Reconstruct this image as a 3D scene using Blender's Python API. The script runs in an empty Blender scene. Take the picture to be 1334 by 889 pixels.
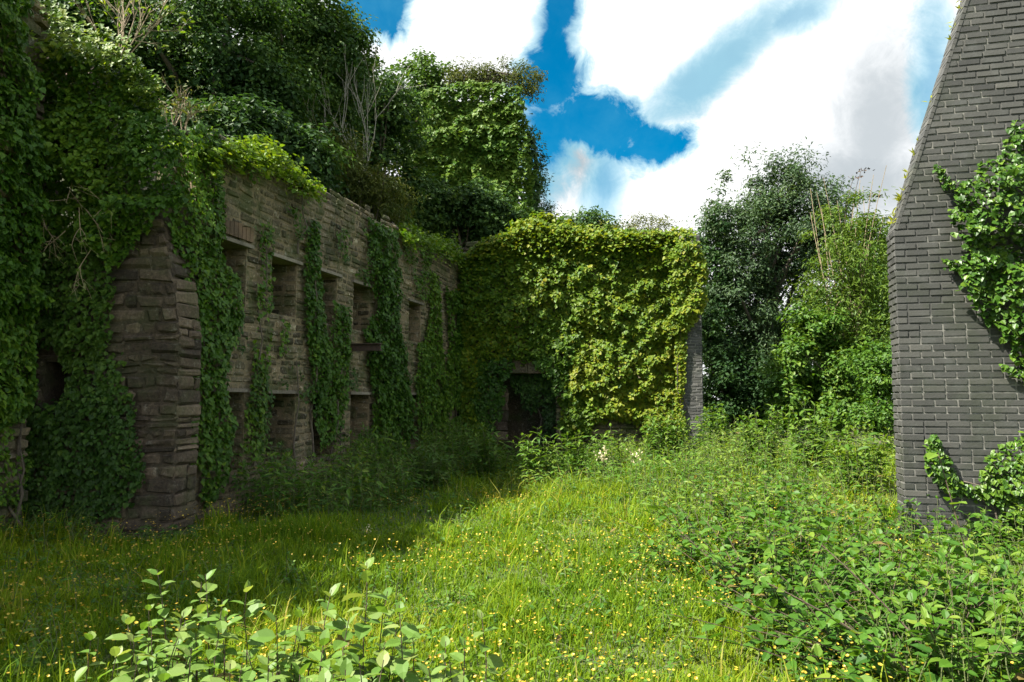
import bpy, math
import numpy as np
from mathutils import Matrix, Vector

sc = bpy.context.scene
COL = sc.collection
R = math.radians
rng = np.random.default_rng(11)

# ------------------------------------------------------------------ camera
PITCH = R(4.5)
cam_d = bpy.data.cameras.new('camera')
cam_d.sensor_width = 36.0
cam_d.lens = 26.0
cam_d.clip_start = 0.05
cam_d.clip_end = 5000
cam = bpy.data.objects.new('camera', cam_d)
COL.objects.link(cam)
CAM = np.array([0, 0, 1.6])
cam.location = CAM
cam.rotation_euler = (math.pi / 2 + PITCH, 0, 0)
sc.camera = cam
FPX = 26.0 / 36.0 * 1334


def ray(px, py):
    u = (px - 667) / FPX
    v = (444.5 - py) / FPX
    return np.array([u, math.cos(PITCH) - v * math.sin(PITCH), math.sin(PITCH) + v * math.cos(PITCH)])


def at(px, py, Y):
    """point seen at photo pixel (px, py) standing Y metres ahead"""
    d = ray(px, py)
    return CAM + d * (Y / d[1])


def on_plane(px, py, O, n):
    d = ray(px, py)
    t = np.dot(np.asarray(O) - CAM, n) / np.dot(d, n)
    return CAM + d * t


# ------------------------------------------------------------------ sun, sky, exposure
SUN_EL, SUN_AZ = R(54), np.array([-0.95, -0.31])      # direction the light comes from
SUN_AZ = SUN_AZ / np.linalg.norm(SUN_AZ)
sd = bpy.data.lights.new('sun', 'SUN')
sd.energy = 5.0
sd.angle = R(0.5)
sd.color = (1.0, 0.95, 0.84)
sun = bpy.data.objects.new('sun', sd)
COL.objects.link(sun)
sv = Vector((SUN_AZ[0] * math.cos(SUN_EL), SUN_AZ[1] * math.cos(SUN_EL), math.sin(SUN_EL)))
sun.rotation_euler = sv.to_track_quat('Z', 'Y').to_euler()
sun.location = (-20, -8, 30)

sc.view_settings.view_transform = 'Standard'
sc.view_settings.look = 'None'
sc.view_settings.exposure = 2.0
sc.view_settings.gamma = 1.0
sc.view_settings.use_curve_mapping = False
cy = sc.cycles
cy.max_bounces = 5
cy.diffuse_bounces = 3
cy.glossy_bounces = 2
cy.transmission_bounces = 3
cy.transparent_max_bounces = 4
cy.caustics_reflective = False
cy.caustics_refractive = False
cy.use_denoising = True

w = bpy.data.worlds.new('World')
sc.world = w
w.use_nodes = True
nt = w.node_tree
nt.nodes.clear()
N = nt.nodes.new
L = nt.links.new


def wmath(op, a, b=None, c=None):
    n = N('ShaderNodeMath')
    n.operation = op
    for i, v in enumerate((a, b, c)):
        if v is None:
            continue
        if isinstance(v, (int, float)):
            n.inputs[i].default_value = v
        else:
            L(v, n.inputs[i])
    return n.outputs[0]


def wsmooth(v, lo, hi):
    n = N('ShaderNodeMapRange')
    n.interpolation_type = 'SMOOTHSTEP'
    L(v, n.inputs['Value'])
    n.inputs['From Min'].default_value = lo
    n.inputs['From Max'].default_value = hi
    return n.outputs['Result']


def wmix(f, a, b):
    n = N('ShaderNodeMix')
    n.data_type = 'RGBA'
    n.clamp_factor = True
    if isinstance(f, (int, float)):
        n.inputs[0].default_value = f
    else:
        L(f, n.inputs[0])
    for i, v in ((6, a), (7, b)):
        if isinstance(v, tuple):
            n.inputs[i].default_value = (*v, 1)
        else:
            L(v, n.inputs[i])
    return n.outputs[2]


tc = N('ShaderNodeTexCoord')
nrm = N('ShaderNodeVectorMath')
nrm.operation = 'NORMALIZE'
L(tc.outputs['Generated'], nrm.inputs[0])
sep = N('ShaderNodeSeparateXYZ')
L(nrm.outputs[0], sep.inputs[0])
az = wmath('ARCTAN2', sep.outputs[0], sep.outputs[1])
el = wmath('ARCSINE', sep.outputs[2])


def wnoise(scale, detail, rough=0.55, dist=0.0):
    n = N('ShaderNodeTexNoise')
    n.inputs['Scale'].default_value = scale
    n.inputs['Detail'].default_value = detail
    n.inputs['Roughness'].default_value = rough
    n.inputs['Distortion'].default_value = dist
    L(nrm.outputs[0], n.inputs['Vector'])
    return n.outputs['Fac']


n_big = wnoise(2.6, 6, 0.55, 0.3)
n_mid = wnoise(9.0, 7, 0.6, 0.4)
n_fin = wnoise(26.0, 8, 0.68, .6)
warp = wmath('ADD', wmath('MULTIPLY', wmath('SUBTRACT', n_mid, 0.5), 1.25),
             wmath('MULTIPLY', wmath('SUBTRACT', n_fin, 0.5), 0.8))


def azel(px, py):
    d = ray(px, py)
    d = d / np.linalg.norm(d)
    return math.atan2(d[0], d[1]), math.asin(d[2])


def blob(px, py, rx, ry, rot=0, soft=0.5, amp=1.0):
    """soft patch of the sky round one direction, radii in photo pixels"""
    a0, e0 = azel(px, py)
    dx = wmath('SUBTRACT', az, a0)
    dy = wmath('SUBTRACT', el, e0)
    c, s = math.cos(R(rot)), math.sin(R(rot))
    k = FPX
    x = wmath('ADD', wmath('MULTIPLY', dx, c * k / rx), wmath('MULTIPLY', dy, -s * k / rx))
    y = wmath('ADD', wmath('MULTIPLY', dx, s * k / ry), wmath('MULTIPLY', dy, c * k / ry))
    d = wmath('SQRT', wmath('ADD', wmath('MULTIPLY', x, x), wmath('MULTIPLY', y, y)))
    d = wmath('ADD', d, wmath('MULTIPLY', warp, 1.5))
    v = wsmooth(d, 1.0 + soft, 1.0 - soft)
    return wmath('MULTIPLY', v, amp) if amp != 1 else v


def wmax(lst):
    o = lst[0]
    for x in lst[1:]:
        o = wmath('MAXIMUM', o, x)
    return o


gap = wmax([blob(488, 12, 52, 36, 0, .3), blob(730, 5, 24, 40, 0, .5), blob(722, 60, 24, 50, 0, .6),
            blob(716, 108, 48, 44, 0, .35), blob(775, 165, 88, 42, 18, .35), blob(850, 188, 52, 28, 0, .3),
            blob(788, 232, 22, 60, 12, .9, .75), blob(712, 180, 40, 70, 0, .6),
            blob(940, 80, 140, 26, -33, .6, .62), blob(1040, 18, 50, 20, -12, .6, .7),
            blob(1216, 100, 20, 70, 0, .7, .7)])
grey = wmax([blob(1145, 165, 46, 100, 8, .9, .8), blob(1130, 235, 90, 46, 0, .9, .85), blob(745, 205, 50, 40, 15, .6, .95),
             blob(720, 235, 36, 34, 0, .7, .9), blob(925, 100, 100, 24, -33, .7, .6)])
# elsewhere in the sky: broken cloud by noise
front = wsmooth(wmath('ADD', wmath('MULTIPLY', sep.outputs[1], .9), wmath('MULTIPLY', sep.outputs[2], .25)), .35, .6)
broken = wsmooth(wmath('ADD', n_big, wmath('MULTIPLY', warp, .12)), .44, .56)
cloud_f = wmath('SUBTRACT', 1.0, gap)
cloud_m = wmath('ADD', wmath('MULTIPLY', front, cloud_f), wmath('MULTIPLY', wmath('SUBTRACT', 1.0, front), broken))
sky = N('ShaderNodeTexSky')
sky.sky_type = 'NISHITA'
sky.sun_disc = False
sky.sun_elevation = SUN_EL
sky.sun_rotation = math.atan2(SUN_AZ[0], SUN_AZ[1])
sky.altitude = 60
sky.air_density = 1.0
sky.dust_density = 0.3
sky.ozone_density = 2.5
hs = N('ShaderNodeHueSaturation')
hs.inputs['Saturation'].default_value = 1.55
hs.inputs['Value'].default_value = 0.37
hs.inputs['Hue'].default_value = 0.485
L(sky.outputs[0], hs.inputs['Color'])
cl_col = wmix(wmath('MULTIPLY', grey, .9), (3.25, 3.28, 3.3), (0.95, 1.13, 1.25))
cl_col = wmix(wmath('SUBTRACT', 1.0, front), cl_col, (4.7, 4.7, 4.6))
blue = wmix(wsmooth(wmath('ADD', n_big, wmath('MULTIPLY', warp, .25)), .35, .75), hs.outputs[0], wmix(.3, hs.outputs[0], (.55, 1.75, 2.2)))
thin = wmath('MULTIPLY', wmath('MULTIPLY', cloud_m, wmath('SUBTRACT', 1.0, cloud_m)), 1.5)
final = wmix(cloud_m, blue, cl_col)
final = wmix(wmath('MULTIPLY', thin, front), final, (.95, 2.2, 2.5))
bg = N('ShaderNodeBackground')
bg.inputs['Strength'].default_value = 0.1
L(final, bg.inputs['Color'])
wo = N('ShaderNodeOutputWorld')
L(bg.outputs[0], wo.inputs[0])

# ------------------------------------------------------------------ helpers


def unit(v):
    v = np.asarray(v, float)
    return v / np.maximum(np.linalg.norm(v, axis=-1, keepdims=True), 1e-9)


def _h(ix, iy, iz, seed):
    n = (ix * 374761393 + iy * 668265263 + iz * 2147483647 + seed * 974634777) & 0x7fffffff
    n = ((n ^ (n >> 13)) * 1274126177) & 0x7fffffff
    n = ((n ^ (n >> 15)) * 668265263) & 0x7fffffff
    return ((n ^ (n >> 16)) & 0xffff) / 65535.0


def vnoise(p, scale=1.0, seed=0):
    p = np.asarray(p, float) * scale
    i = np.floor(p).astype(np.int64)
    f = p - i
    f = f * f * (3 - 2 * f)
    o = 0
    for dx in (0, 1):
        for dy in (0, 1):
            for dz in (0, 1):
                wgt = (f[:, 0] if dx else 1 - f[:, 0]) * (f[:, 1] if dy else 1 - f[:, 1]) * (f[:, 2] if dz else 1 - f[:, 2])
                o = o + wgt * _h(i[:, 0] + dx, i[:, 1] + dy, i[:, 2] + dz, seed)
    return o


def fbm(p, scale=1.0, seed=0, oct=3):
    o, a, t = 0, 1.0, 0
    for k in range(oct):
        o = o + a * vnoise(p, scale * 2 ** k, seed + k)
        t += a
        a *= .5
    return o / t


class Acc:
    """collects polygons, links them as one mesh object"""

    def __init__(self):
        self.v, self.f, self.t, self.n = [], [], [], 0

    def add(self, verts, faces, tone=0.5):
        verts = np.asarray(verts, float).reshape(-1, 3)
        faces = np.asarray(faces, int)
        self.v.append(verts)
        self.f.append(faces + self.n)
        self.t.append(np.broadcast_to(np.asarray(tone, float), (len(faces),)).copy())
        self.n += len(verts)

    def box(self, lo, hi, tone=.5, M=None):
        x0, y0, z0 = lo
        x1, y1, z1 = hi
        v = np.array([[x0, y0, z0], [x1, y0, z0], [x1, y1, z0], [x0, y1, z0], [x0, y0, z1], [x1, y0, z1], [x1, y1, z1], [x0, y1, z1]])
        if M is not None:
            v = M(v)
        self.add(v, [[0, 3, 2, 1], [4, 5, 6, 7], [0, 1, 5, 4], [1, 2, 6, 5], [2, 3, 7, 6], [3, 0, 4, 7]], tone)

    def tube(self, pts, radii, sides=5, tone=.5):
        pts = np.asarray(pts, float)
        n = len(pts)
        d = unit(np.gradient(pts, axis=0))
        ref = np.array([0.31, 0.17, 0.93]) if abs(d[0][2]) < .9 else np.array([1.0, .1, 0])
        a = unit(np.cross(d, ref))
        b = np.cross(d, a)
        th = np.arange(sides) / sides * 2 * math.pi
        radii = np.broadcast_to(np.asarray(radii, float), (n,))
        v = pts[:, None, :] + radii[:, None, None] * (np.cos(th)[None, :, None] * a[:, None, :] + np.sin(th)[None, :, None] * b[:, None, :])
        f = []
        for i in range(n - 1):
            for k in range(sides):
                f.append([i * sides + k, i * sides + (k + 1) % sides, (i + 1) * sides + (k + 1) % sides, (i + 1) * sides + k])
        self.add(v.reshape(-1, 3), f, tone)

    def build(self, name, mat, parent=None, smooth=False):
        me = bpy.data.meshes.new(name)
        if self.v:
            V = np.concatenate(self.v)
            me.vertices.add(len(V))
            me.vertices.foreach_set('co', V.astype(np.float32).ravel())
            loops = np.concatenate([f.ravel() for f in self.f]).astype(np.int32)
            tot = np.concatenate([np.full(len(f), f.shape[1]) for f in self.f]).astype(np.int32)
            st = np.concatenate([[0], np.cumsum(tot)[:-1]]).astype(np.int32)
            me.loops.add(len(loops))
            me.loops.foreach_set('vertex_index', loops)
            me.polygons.add(len(tot))
            me.polygons.foreach_set('loop_start', st)
            me.polygons.foreach_set('loop_total', tot)
            me.update(calc_edges=True)
            at_ = me.attributes.new('tone', 'FLOAT', 'FACE')
            at_.data.foreach_set('value', np.concatenate(self.t).astype(np.float32))
            me.polygons.foreach_set('use_smooth', np.full(len(tot), bool(smooth)))
        me.materials.append(mat)
        o = bpy.data.objects.new(name, me)
        COL.objects.link(o)
        if parent is not None:
            o.parent = parent
        return o


def tag(o, label, cat, group=None, kind=None):
    if label:
        o['label'] = label
    if cat:
        o['category'] = cat
    if group:
        o['group'] = group
    if kind:
        o['kind'] = kind
    return o


def thing(name, label, cat, group=None):
    o = bpy.data.objects.new(name, None)
    COL.objects.link(o)
    o.empty_display_size = .2
    return tag(o, label, cat, group)


def settle(root, loc):
    """put the Empty of a thing at its base, parts stay where they are"""
    root.location = Vector(loc)
    for c in root.children:
        c.matrix_parent_inverse = Matrix.Translation(-Vector(loc))


# ---- materials


class Mat:
    def __init__(self, name):
        self.m = bpy.data.materials.new(name)
        self.m.use_nodes = True
        self.nt = self.m.node_tree
        self.nt.nodes.clear()
        self.out = self.n('ShaderNodeOutputMaterial')
        self.p = self.n('ShaderNodeBsdfPrincipled')
        self.nt.links.new(self.p.outputs[0], self.out.inputs[0])

    def n(self, t, **kw):
        x = self.nt.nodes.new(t)
        for k, v in kw.items():
            setattr(x, k, v)
        return x

    def l(self, a, b):
        self.nt.links.new(a, b)

    def pos(self):
        return self.n('ShaderNodeNewGeometry').outputs['Position']

    def noise(self, scale, detail=4, rough=.55, vec=None):
        x = self.n('ShaderNodeTexNoise')
        x.inputs['Scale'].default_value = scale
        x.inputs['Detail'].default_value = detail
        x.inputs['Roughness'].default_value = rough
        self.l(vec or self.pos(), x.inputs['Vector'])
        return x.outputs['Fac']

    def ramp(self, fac, stops):
        r = self.n('ShaderNodeValToRGB')
        e = r.color_ramp.elements
        while len(e) < len(stops):
            e.new(.5)
        for i, (p, c) in enumerate(stops):
            e[i].position = p
            e[i].color = (*c, 1) if len(c) == 3 else c
        self.l(fac, r.inputs[0])
        return r.outputs[0]

    def mix(self, f, a, b, mode='MIX'):
        x = self.n('ShaderNodeMix', data_type='RGBA', blend_type=mode)
        if isinstance(f, (int, float)):
            x.inputs[0].default_value = f
        else:
            self.l(f, x.inputs[0])
        for i, v in ((6, a), (7, b)):
            if isinstance(v, tuple):
                x.inputs[i].default_value = (*v, 1)
            else:
                self.l(v, x.inputs[i])
        return x.outputs[2]

    def rng(self, v, a, b, c=0., d=1.):
        x = self.n('ShaderNodeMapRange', interpolation_type='SMOOTHSTEP')
        self.l(v, x.inputs['Value'])
        for k, q in zip(('From Min', 'From Max', 'To Min', 'To Max'), (a, b, c, d)):
            x.inputs[k].default_value = q
        return x.outputs['Result']

    def tone(self):
        return self.n('ShaderNodeAttribute', attribute_name='tone').outputs['Fac']

    def bump(self, h, strength=.5, dist=.01):
        b = self.n('ShaderNodeBump')
        b.inputs['Strength'].default_value = strength
        b.inputs['Distance'].default_value = dist
        self.l(h, b.inputs['Height'])
        self.l(b.outputs[0], self.p.inputs['Normal'])


def leaf_mat(name, stops, trans=.35, rough=.42, spec=.45, tint=(1.25, 1.2, .55)):
    m = Mat(name)
    c = m.ramp(m.tone(), stops)
    m.l(c, m.p.inputs['Base Color'])
    m.p.inputs['Roughness'].default_value = rough
    m.p.inputs['Specular IOR Level'].default_value = spec
    tr = m.n('ShaderNodeBsdfTranslucent')
    t = m.mix(1.0, c, tint, 'MULTIPLY')
    m.l(t, tr.inputs['Color'])
    mx = m.n('ShaderNodeMixShader')
    mx.inputs[0].default_value = trans
    m.l(m.p.outputs[0], mx.inputs[1])
    m.l(tr.outputs[0], mx.inputs[2])
    m.l(mx.outputs[0], m.out.inputs[0])
    return m.m


LM = {
    'ivy': leaf_mat('ivy_leaf', [(0, (.022, .062, .007)), (.55, (.050, .120, .010)), (1, (.105, .180, .013))], .3, .48, .22),
    'ivy_gloss': leaf_mat('glossy_ivy_leaf', [(0, (.018, .052, .006)), (.55, (.040, .100, .009)), (1, (.095, .165, .013))], .28, .42, .3),
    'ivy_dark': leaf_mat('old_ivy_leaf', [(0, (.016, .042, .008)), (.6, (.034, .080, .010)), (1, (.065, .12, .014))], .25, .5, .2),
    'creeper': leaf_mat('creeper_leaf', [(0, (.035, .090, .007)), (.5, (.085, .150, .009)), (.85, (.150, .190, .010)), (1, (.20, .20, .012))], .38, .5, .2),
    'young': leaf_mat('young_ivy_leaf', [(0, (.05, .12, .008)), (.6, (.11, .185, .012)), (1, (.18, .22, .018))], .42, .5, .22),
    'tree_dark': leaf_mat('dark_tree_leaf', [(0, (.018, .048, .014)), (.6, (.040, .088, .018)), (1, (.085, .14, .024))], .34, .55, .16),
    'tree_mid': leaf_mat('tree_leaf', [(0, (.028, .066, .012)), (.6, (.058, .118, .015)), (1, (.10, .155, .018))], .34, .52, .18),
    'tree_grey': leaf_mat('willow_leaf', [(0, (.026, .054, .022)), (.6, (.052, .096, .034)), (1, (.10, .145, .055))], .3, .5, .22),
    'shrub': leaf_mat('shrub_leaf', [(0, (.028, .080, .009)), (.6, (.066, .140, .014)), (1, (.12, .185, .022))], .38, .5, .22),
    'olive': leaf_mat('dry_shrub_leaf', [(0, (.042, .062, .014)), (.6, (.085, .108, .022)), (1, (.145, .145, .04))], .34, .55, .15),
    'weed': leaf_mat('weed_leaf', [(0, (.024, .078, .009)), (.6, (.058, .140, .013)), (.93, (.125, .20, .022)), (.985, (.20, .20, .03)), (1, (.15, .115, .035))], .4, .5, .24),
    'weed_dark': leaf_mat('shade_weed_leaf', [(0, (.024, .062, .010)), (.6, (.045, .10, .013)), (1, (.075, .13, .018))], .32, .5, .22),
    'weed_fg': leaf_mat('sallow_leaf', [(0, (.055, .125, .016)), (.6, (.10, .185, .028)), (.93, (.17, .23, .06)), (.985, (.22, .22, .06)), (1, (.19, .15, .05))], .42, .5, .28),
    'grass': leaf_mat('grass_blade', [(0, (.055, .130, .006)), (.5, (.132, .215, .008)), (.85, (.215, .265, .013)), (1, (.28, .25, .06))], .46, .6, .15),
    'yellow': leaf_mat('buttercup_petal', [(0, (.36, .23, .02)), (1, (.50, .38, .04))], .3, .4, .4, (1.1, 1, .6)),
    'cream': leaf_mat('cream_blossom', [(0, (.55, .48, .28)), (1, (.72, .66, .45))], .3, .5, .3, (1, 1, .9)),
}


def bark_mat(name, a, b, rough=.85):
    m = Mat(name)
    nz = m.noise(14, 5)
    m.l(m.ramp(nz, [(.3, a), (.7, b)]), m.p.inputs['Base Color'])
    m.p.inputs['Roughness'].default_value = rough
    m.bump(m.noise(40, 4), .6, .02)
    return m.m


BARK = bark_mat('bark', (.045, .035, .025), (.11, .09, .065))
TWIG = bark_mat('pale_twig', (.20, .15, .09), (.34, .27, .17))
STEM = bark_mat('green_stem', (.05, .07, .02), (.10, .11, .035))
CANE = bark_mat('dark_cane', (.035, .022, .016), (.075, .05, .03))


def stone_mat(name, stops, moss=.35, lichen=.3):
    m = Mat(name)
    nz = m.noise(3.0, 6, .6)
    fine = m.noise(26, 6, .65)
    t = m.n('ShaderNodeMath', operation='ADD')
    m.l(m.tone(), t.inputs[0])
    s = m.n('ShaderNodeMath', operation='MULTIPLY_ADD')
    m.l(fine, s.inputs[0])
    s.inputs[1].default_value = 1.5
    s.inputs[2].default_value = -.75
    m.l(s.outputs[0], t.inputs[1])
    c = m.ramp(t.outputs[0], stops)
    mo = m.rng(nz, .44, .66, 0, moss)
    c = m.mix(mo, c, (.045, .062, .018))
    li = m.rng(m.noise(11, 8, .75), .55, .68, 0, lichen)
    c = m.mix(li, c, (.36, .35, .29))
    dk = m.rng(m.noise(1.1, 5, .6), .52, .7, 0, .5)
    c = m.mix(dk, c, (.03, .027, .022))
    m.l(c, m.p.inputs['Base Color'])
    m.p.inputs['Roughness'].default_value = .92
    m.p.inputs['Specular IOR Level'].default_value = .25
    m.bump(m.noise(34, 8, .7), .9, .02)
    return m.m


STONE = stone_mat('rubble_stone', [(0, (.034, .028, .017)), (.35, (.092, .077, .048)), (.65, (.160, .134, .086)), (.9, (.21, .155, .09)), (1, (.36, .32, .23))], .75, .6)
STONE_DK = stone_mat('dark_rubble_stone', [(0, (.028, .022, .016)), (.5, (.080, .060, .042)), (1, (.17, .13, .09))], .4, .25)
SLAB = stone_mat('lintel_stone', [(0, (.10, .085, .07)), (1, (.25, .22, .18))], .3, .3)


def brick_mat():
    m = Mat('grey_engineering_brick')
    fine = m.noise(45, 5, .6)
    c = m.ramp(m.tone(), [(0, (.030, .030, .028)), (.5, (.047, .047, .043)), (.85, (.062, .061, .055)), (1, (.078, .075, .067))])
    c = m.mix(m.rng(m.noise(5, 6, .65), .5, .75, 0, .35), c, (.10, .105, .10))
    c = m.mix(m.rng(m.noise(1.6, 6, .65), .48, .66, 0, .55), c, (.028, .034, .020))
    m.l(c, m.p.inputs['Base Color'])
    m.l(m.rng(fine, .3, .7, .5, .75), m.p.inputs['Roughness'])
    m.p.inputs['Specular IOR Level'].default_value = .4
    m.bump(fine, .35, .006)
    return m.m


BRICK = brick_mat()


def mortar_mat():
    m = Mat('brick_mortar')
    c = m.ramp(m.noise(20, 5), [(.3, (.06, .058, .052)), (.7, (.19, .185, .165))])
    c = m.mix(m.rng(m.noise(1.7, 4), .45, .62), c, (.04, .04, .038))
    m.l(c, m.p.inputs['Base Color'])
    m.p.inputs['Roughness'].default_value = .95
    return m.m


MORTAR = mortar_mat()
COLOR_FILES = None

# leaf outlines: x across, y along the midrib, z out of the blade
T_KITE = (np.array([[0, 0, 0], [-.30, .42, .07], [0, 1, -.06], [.30, .42, .07]]), [np.array([[0, 2, 1], [0, 3, 2]])])
T_LANCE = (np.array([[0, 0, 0], [-.15, .4, .04], [0, 1, -.14], [.15, .4, .04]]), [np.array([[0, 2, 1], [0, 3, 2]])])
T_IVY = (np.array([[0, 0, 0], [0, .45, -.05], [0, 1, -.12], [-.5, .18, .03], [-.32, .62, .02], [.5, .18, .03], [.32, .62, .02]]),
         [np.array([[0, 1, 4, 3], [0, 5, 6, 1]]), np.array([[1, 2, 4], [1, 6, 2]])])
T_OVATE = (np.array([[0, 0, 0], [0, .3, -.03], [0, .65, -.05], [0, 1, -.16], [-.24, .16, .04], [-.34, .42, .05], [-.22, .76, -.01],
                     [.24, .16, .04], [.34, .42, .05], [.22, .76, -.01]]),
           [np.array([[0, 1, 5, 4], [1, 2, 6, 5], [0, 7, 8, 1], [1, 8, 9, 2]]), np.array([[2, 3, 6], [2, 9, 3]])])
T_SPEAR = (np.array([[0, 0, 0], [0, .5, -.03], [0, 1, -.22], [-.17, .3, .03], [-.13, .7, -.03], [.17, .3, .03], [.13, .7, -.03]]),
           [np.array([[0, 1, 4, 3], [0, 5, 6, 1]]), np.array([[1, 2, 4], [1, 6, 2]])])


def leaves(acc, P, Nn, T, size, tone, tmpl):
    V, F = tmpl
    n = len(P)
    if n == 0:
        return
    Nn = unit(Nn)
    Y = unit(T - np.sum(T * Nn, -1, keepdims=True) * Nn)
    X = np.cross(Y, Nn)
    size = np.broadcast_to(size, (n,))
    v = P[:, None, :] + size[:, None, None] * (V[None, :, 0, None] * X[:, None, :] + V[None, :, 1, None] * Y[:, None, :] + V[None, :, 2, None] * Nn[:, None, :])
    tone = np.where(rng.uniform(0, 1, n) < .994, np.minimum(np.broadcast_to(tone, (n,)), .94), 1.0)
    k = len(V)
    first = True
    for f in F:
        ff = (f[None] + (np.arange(n) * k)[:, None, None]).reshape(-1, f.shape[1])
        tt = np.repeat(tone, len(f))
        if first:
            acc.add(v.reshape(-1, 3), ff, tt)
            base = acc.n - n * k
            first = False
        else:
            acc.f.append(ff + base)
            acc.t.append(tt)


def rnd(n):
    return rng.normal(size=(n, 3))


# ---- masonry: courses of separate bulging blocks over a core


def free_intervals(u0, u1, cuts):
    out = [(u0, u1)]
    for a, b in cuts:
        nxt = []
        for s, e in out:
            if b <= s or a >= e:
                nxt.append((s, e))
            else:
                if a > s:
                    nxt.append((s, a))
                if b < e:
                    nxt.append((b, e))
        out = nxt
    return out


def masonry(acc, M, u0, u1, z0, z1, keep, holes=(), ch=(.07, .15), sl=(.14, .42), joint=.012, bulge=.03, jit=.006, brick=False, seed=0, lo=None, wave=0.0):
    """M maps (u, depth outwards, z) to the world"""
    r = np.random.default_rng(seed)
    levels = sorted({z0, z1, *[h[2] for h in holes], *[h[3] for h in holes]})
    levels = [x for x in levels if z0 <= x <= z1]
    courses = []
    for a, b in zip(levels[:-1], levels[1:]):
        if brick:
            n = max(1, round((b - a) / ch[0]))
            e = np.linspace(a, b, n + 1)
        else:
            e = [a]
            while e[-1] < b - 1e-6:
                h = r.uniform(*ch)
                e.append(b if b - e[-1] - h < ch[0] * .8 else e[-1] + h)
        courses += list(zip(e[:-1], e[1:]))
    rects = []
    for ci, (ca, cb) in enumerate(courses):
        zm = (ca + cb) / 2
        cuts = [(h[0], h[1]) for h in holes if h[2] < zm < h[3]]
        for s, e in free_intervals(u0, u1, cuts):
            if brick:
                x = s - (sl[0] / 2 if ci % 2 else 0) - (.05 if ci % 3 == 1 else 0)
                while x < e:
                    ln = sl[0] if r.random() > .08 else sl[0] / 2
                    a, b = max(x, s), min(x + ln, e)
                    if b - a > .03:
                        rects.append((a, b, ca, cb))
                    x += ln
            else:
                x = s
                while x < e - 1e-6:
                    ln = r.uniform(*sl) * (1.25 if (cb - ca) > .12 else 1)
                    if e - x - ln < sl[0] * .7:
                        ln = e - x
                    rects.append((x, x + ln, ca, cb))
                    x += ln
    rects = np.array(rects)
    k = keep((rects[:, 0] + rects[:, 1]) / 2, (rects[:, 2] + rects[:, 3]) / 2)
    rects = rects[k]
    n = len(rects)
    a, b, c, d = rects.T
    ia = np.minimum(joint / 2, (b - a) * .2)
    fr = .028 if not brick else .006
    du = np.minimum(fr, (b - a) * .25)
    dz = np.minimum(fr, (d - c) * .25)
    us = np.stack([a + ia, a + ia + du, b - ia - du, b - ia], 1)
    zs = np.stack([c + joint / 2, c + joint / 2 + dz, d - joint / 2 - dz, d - joint / 2], 1)
    dep = r.uniform(0, bulge, n) if not brick else r.uniform(-.002, bulge, n)
    if lo is None:
        lo = -.03 if not brick else -.012
    D = np.full((n, 4, 4), lo)
    D[:, 1:3, 1:3] = dep[:, None, None] + r.uniform(-jit, jit, (n, 2, 2))
    U = np.broadcast_to(us[:, :, None], (n, 4, 4)).copy()
    Z = np.broadcast_to(zs[:, None, :], (n, 4, 4)).copy()
    if not brick:
        U += r.uniform(-jit, jit, U.shape) * 1.5
        Z += r.uniform(-jit, jit, U.shape) * 1.2
        if wave:
            Z += (fbm(np.stack([U.ravel(), Z.ravel() * 1.5, Z.ravel() * 0], 1), .9, seed) - .5).reshape(Z.shape) * wave
    v = M(np.stack([U.ravel(), D.ravel(), Z.ravel()], 1))
    f1 = []
    for i in range(3):
        for j in range(3):
            f1.append([i * 4 + j, (i + 1) * 4 + j, (i + 1) * 4 + j + 1, i * 4 + j + 1])
    f1 = np.array(f1)
    ff = (f1[None] + (np.arange(n) * 16)[:, None, None]).reshape(-1, 4)
    tn = np.clip(r.normal(.45, .22, n), 0, 1)
    acc.add(v, ff, np.repeat(tn, 9))


def core(acc, M, u0, u1, z0, top, d_front, d_back, holes=(), step=.3, tone=.3, zstep=99):
    """solid body behind the blocks, with the openings left out; top is a function of u"""
    us = sorted({u0, u1, *[h[0] for h in holes], *[h[1] for h in holes]})
    us = [x for x in us if u0 <= x <= u1]
    for a, b in zip(us[:-1], us[1:]):
        n = max(1, round((b - a) / step))
        e = np.linspace(a, b, n + 1)
        for p, q in zip(e[:-1], e[1:]):
            m = (p + q) / 2
            cuts = [(h[2], h[3]) for h in holes if h[0] < m < h[1]]
            for s, t in free_intervals(z0, top(m), cuts):
                k = max(1, int((t - s) / zstep))
                for i in range(k):
                    acc.box((p, -d_back, s + (t - s) * i / k), (q, -d_front, s + (t - s) * (i + 1) / k), tone, M)


def frame(O, er, n):
    O, er, n = map(np.asarray, (O, er, n))
    return lambda p: O + np.outer(p[:, 0], er) + np.outer(p[:, 1], n) + np.outer(p[:, 2], [0, 0, 1])


# ---- climbing plants on a wall face


def in_poly(P, poly):
    x, y = P[:, 0], P[:, 1]
    ins = np.zeros(len(P), bool)
    dist = np.full(len(P), 1e9)
    m = len(poly)
    for i in range(m):
        a, b = poly[i], poly[(i + 1) % m]
        c = ((a[1] > y) != (b[1] > y)) & (x < (b[0] - a[0]) * (y - a[1]) / (b[1] - a[1] + 1e-12) + a[0])
        ins ^= c
        ab = b - a
        t = np.clip(((P - a) @ ab) / (ab @ ab + 1e-12), 0, 1)
        dist = np.minimum(dist, np.linalg.norm(P - a - t[:, None] * ab, axis=1))
    return ins, np.where(ins, dist, -dist)


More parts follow.
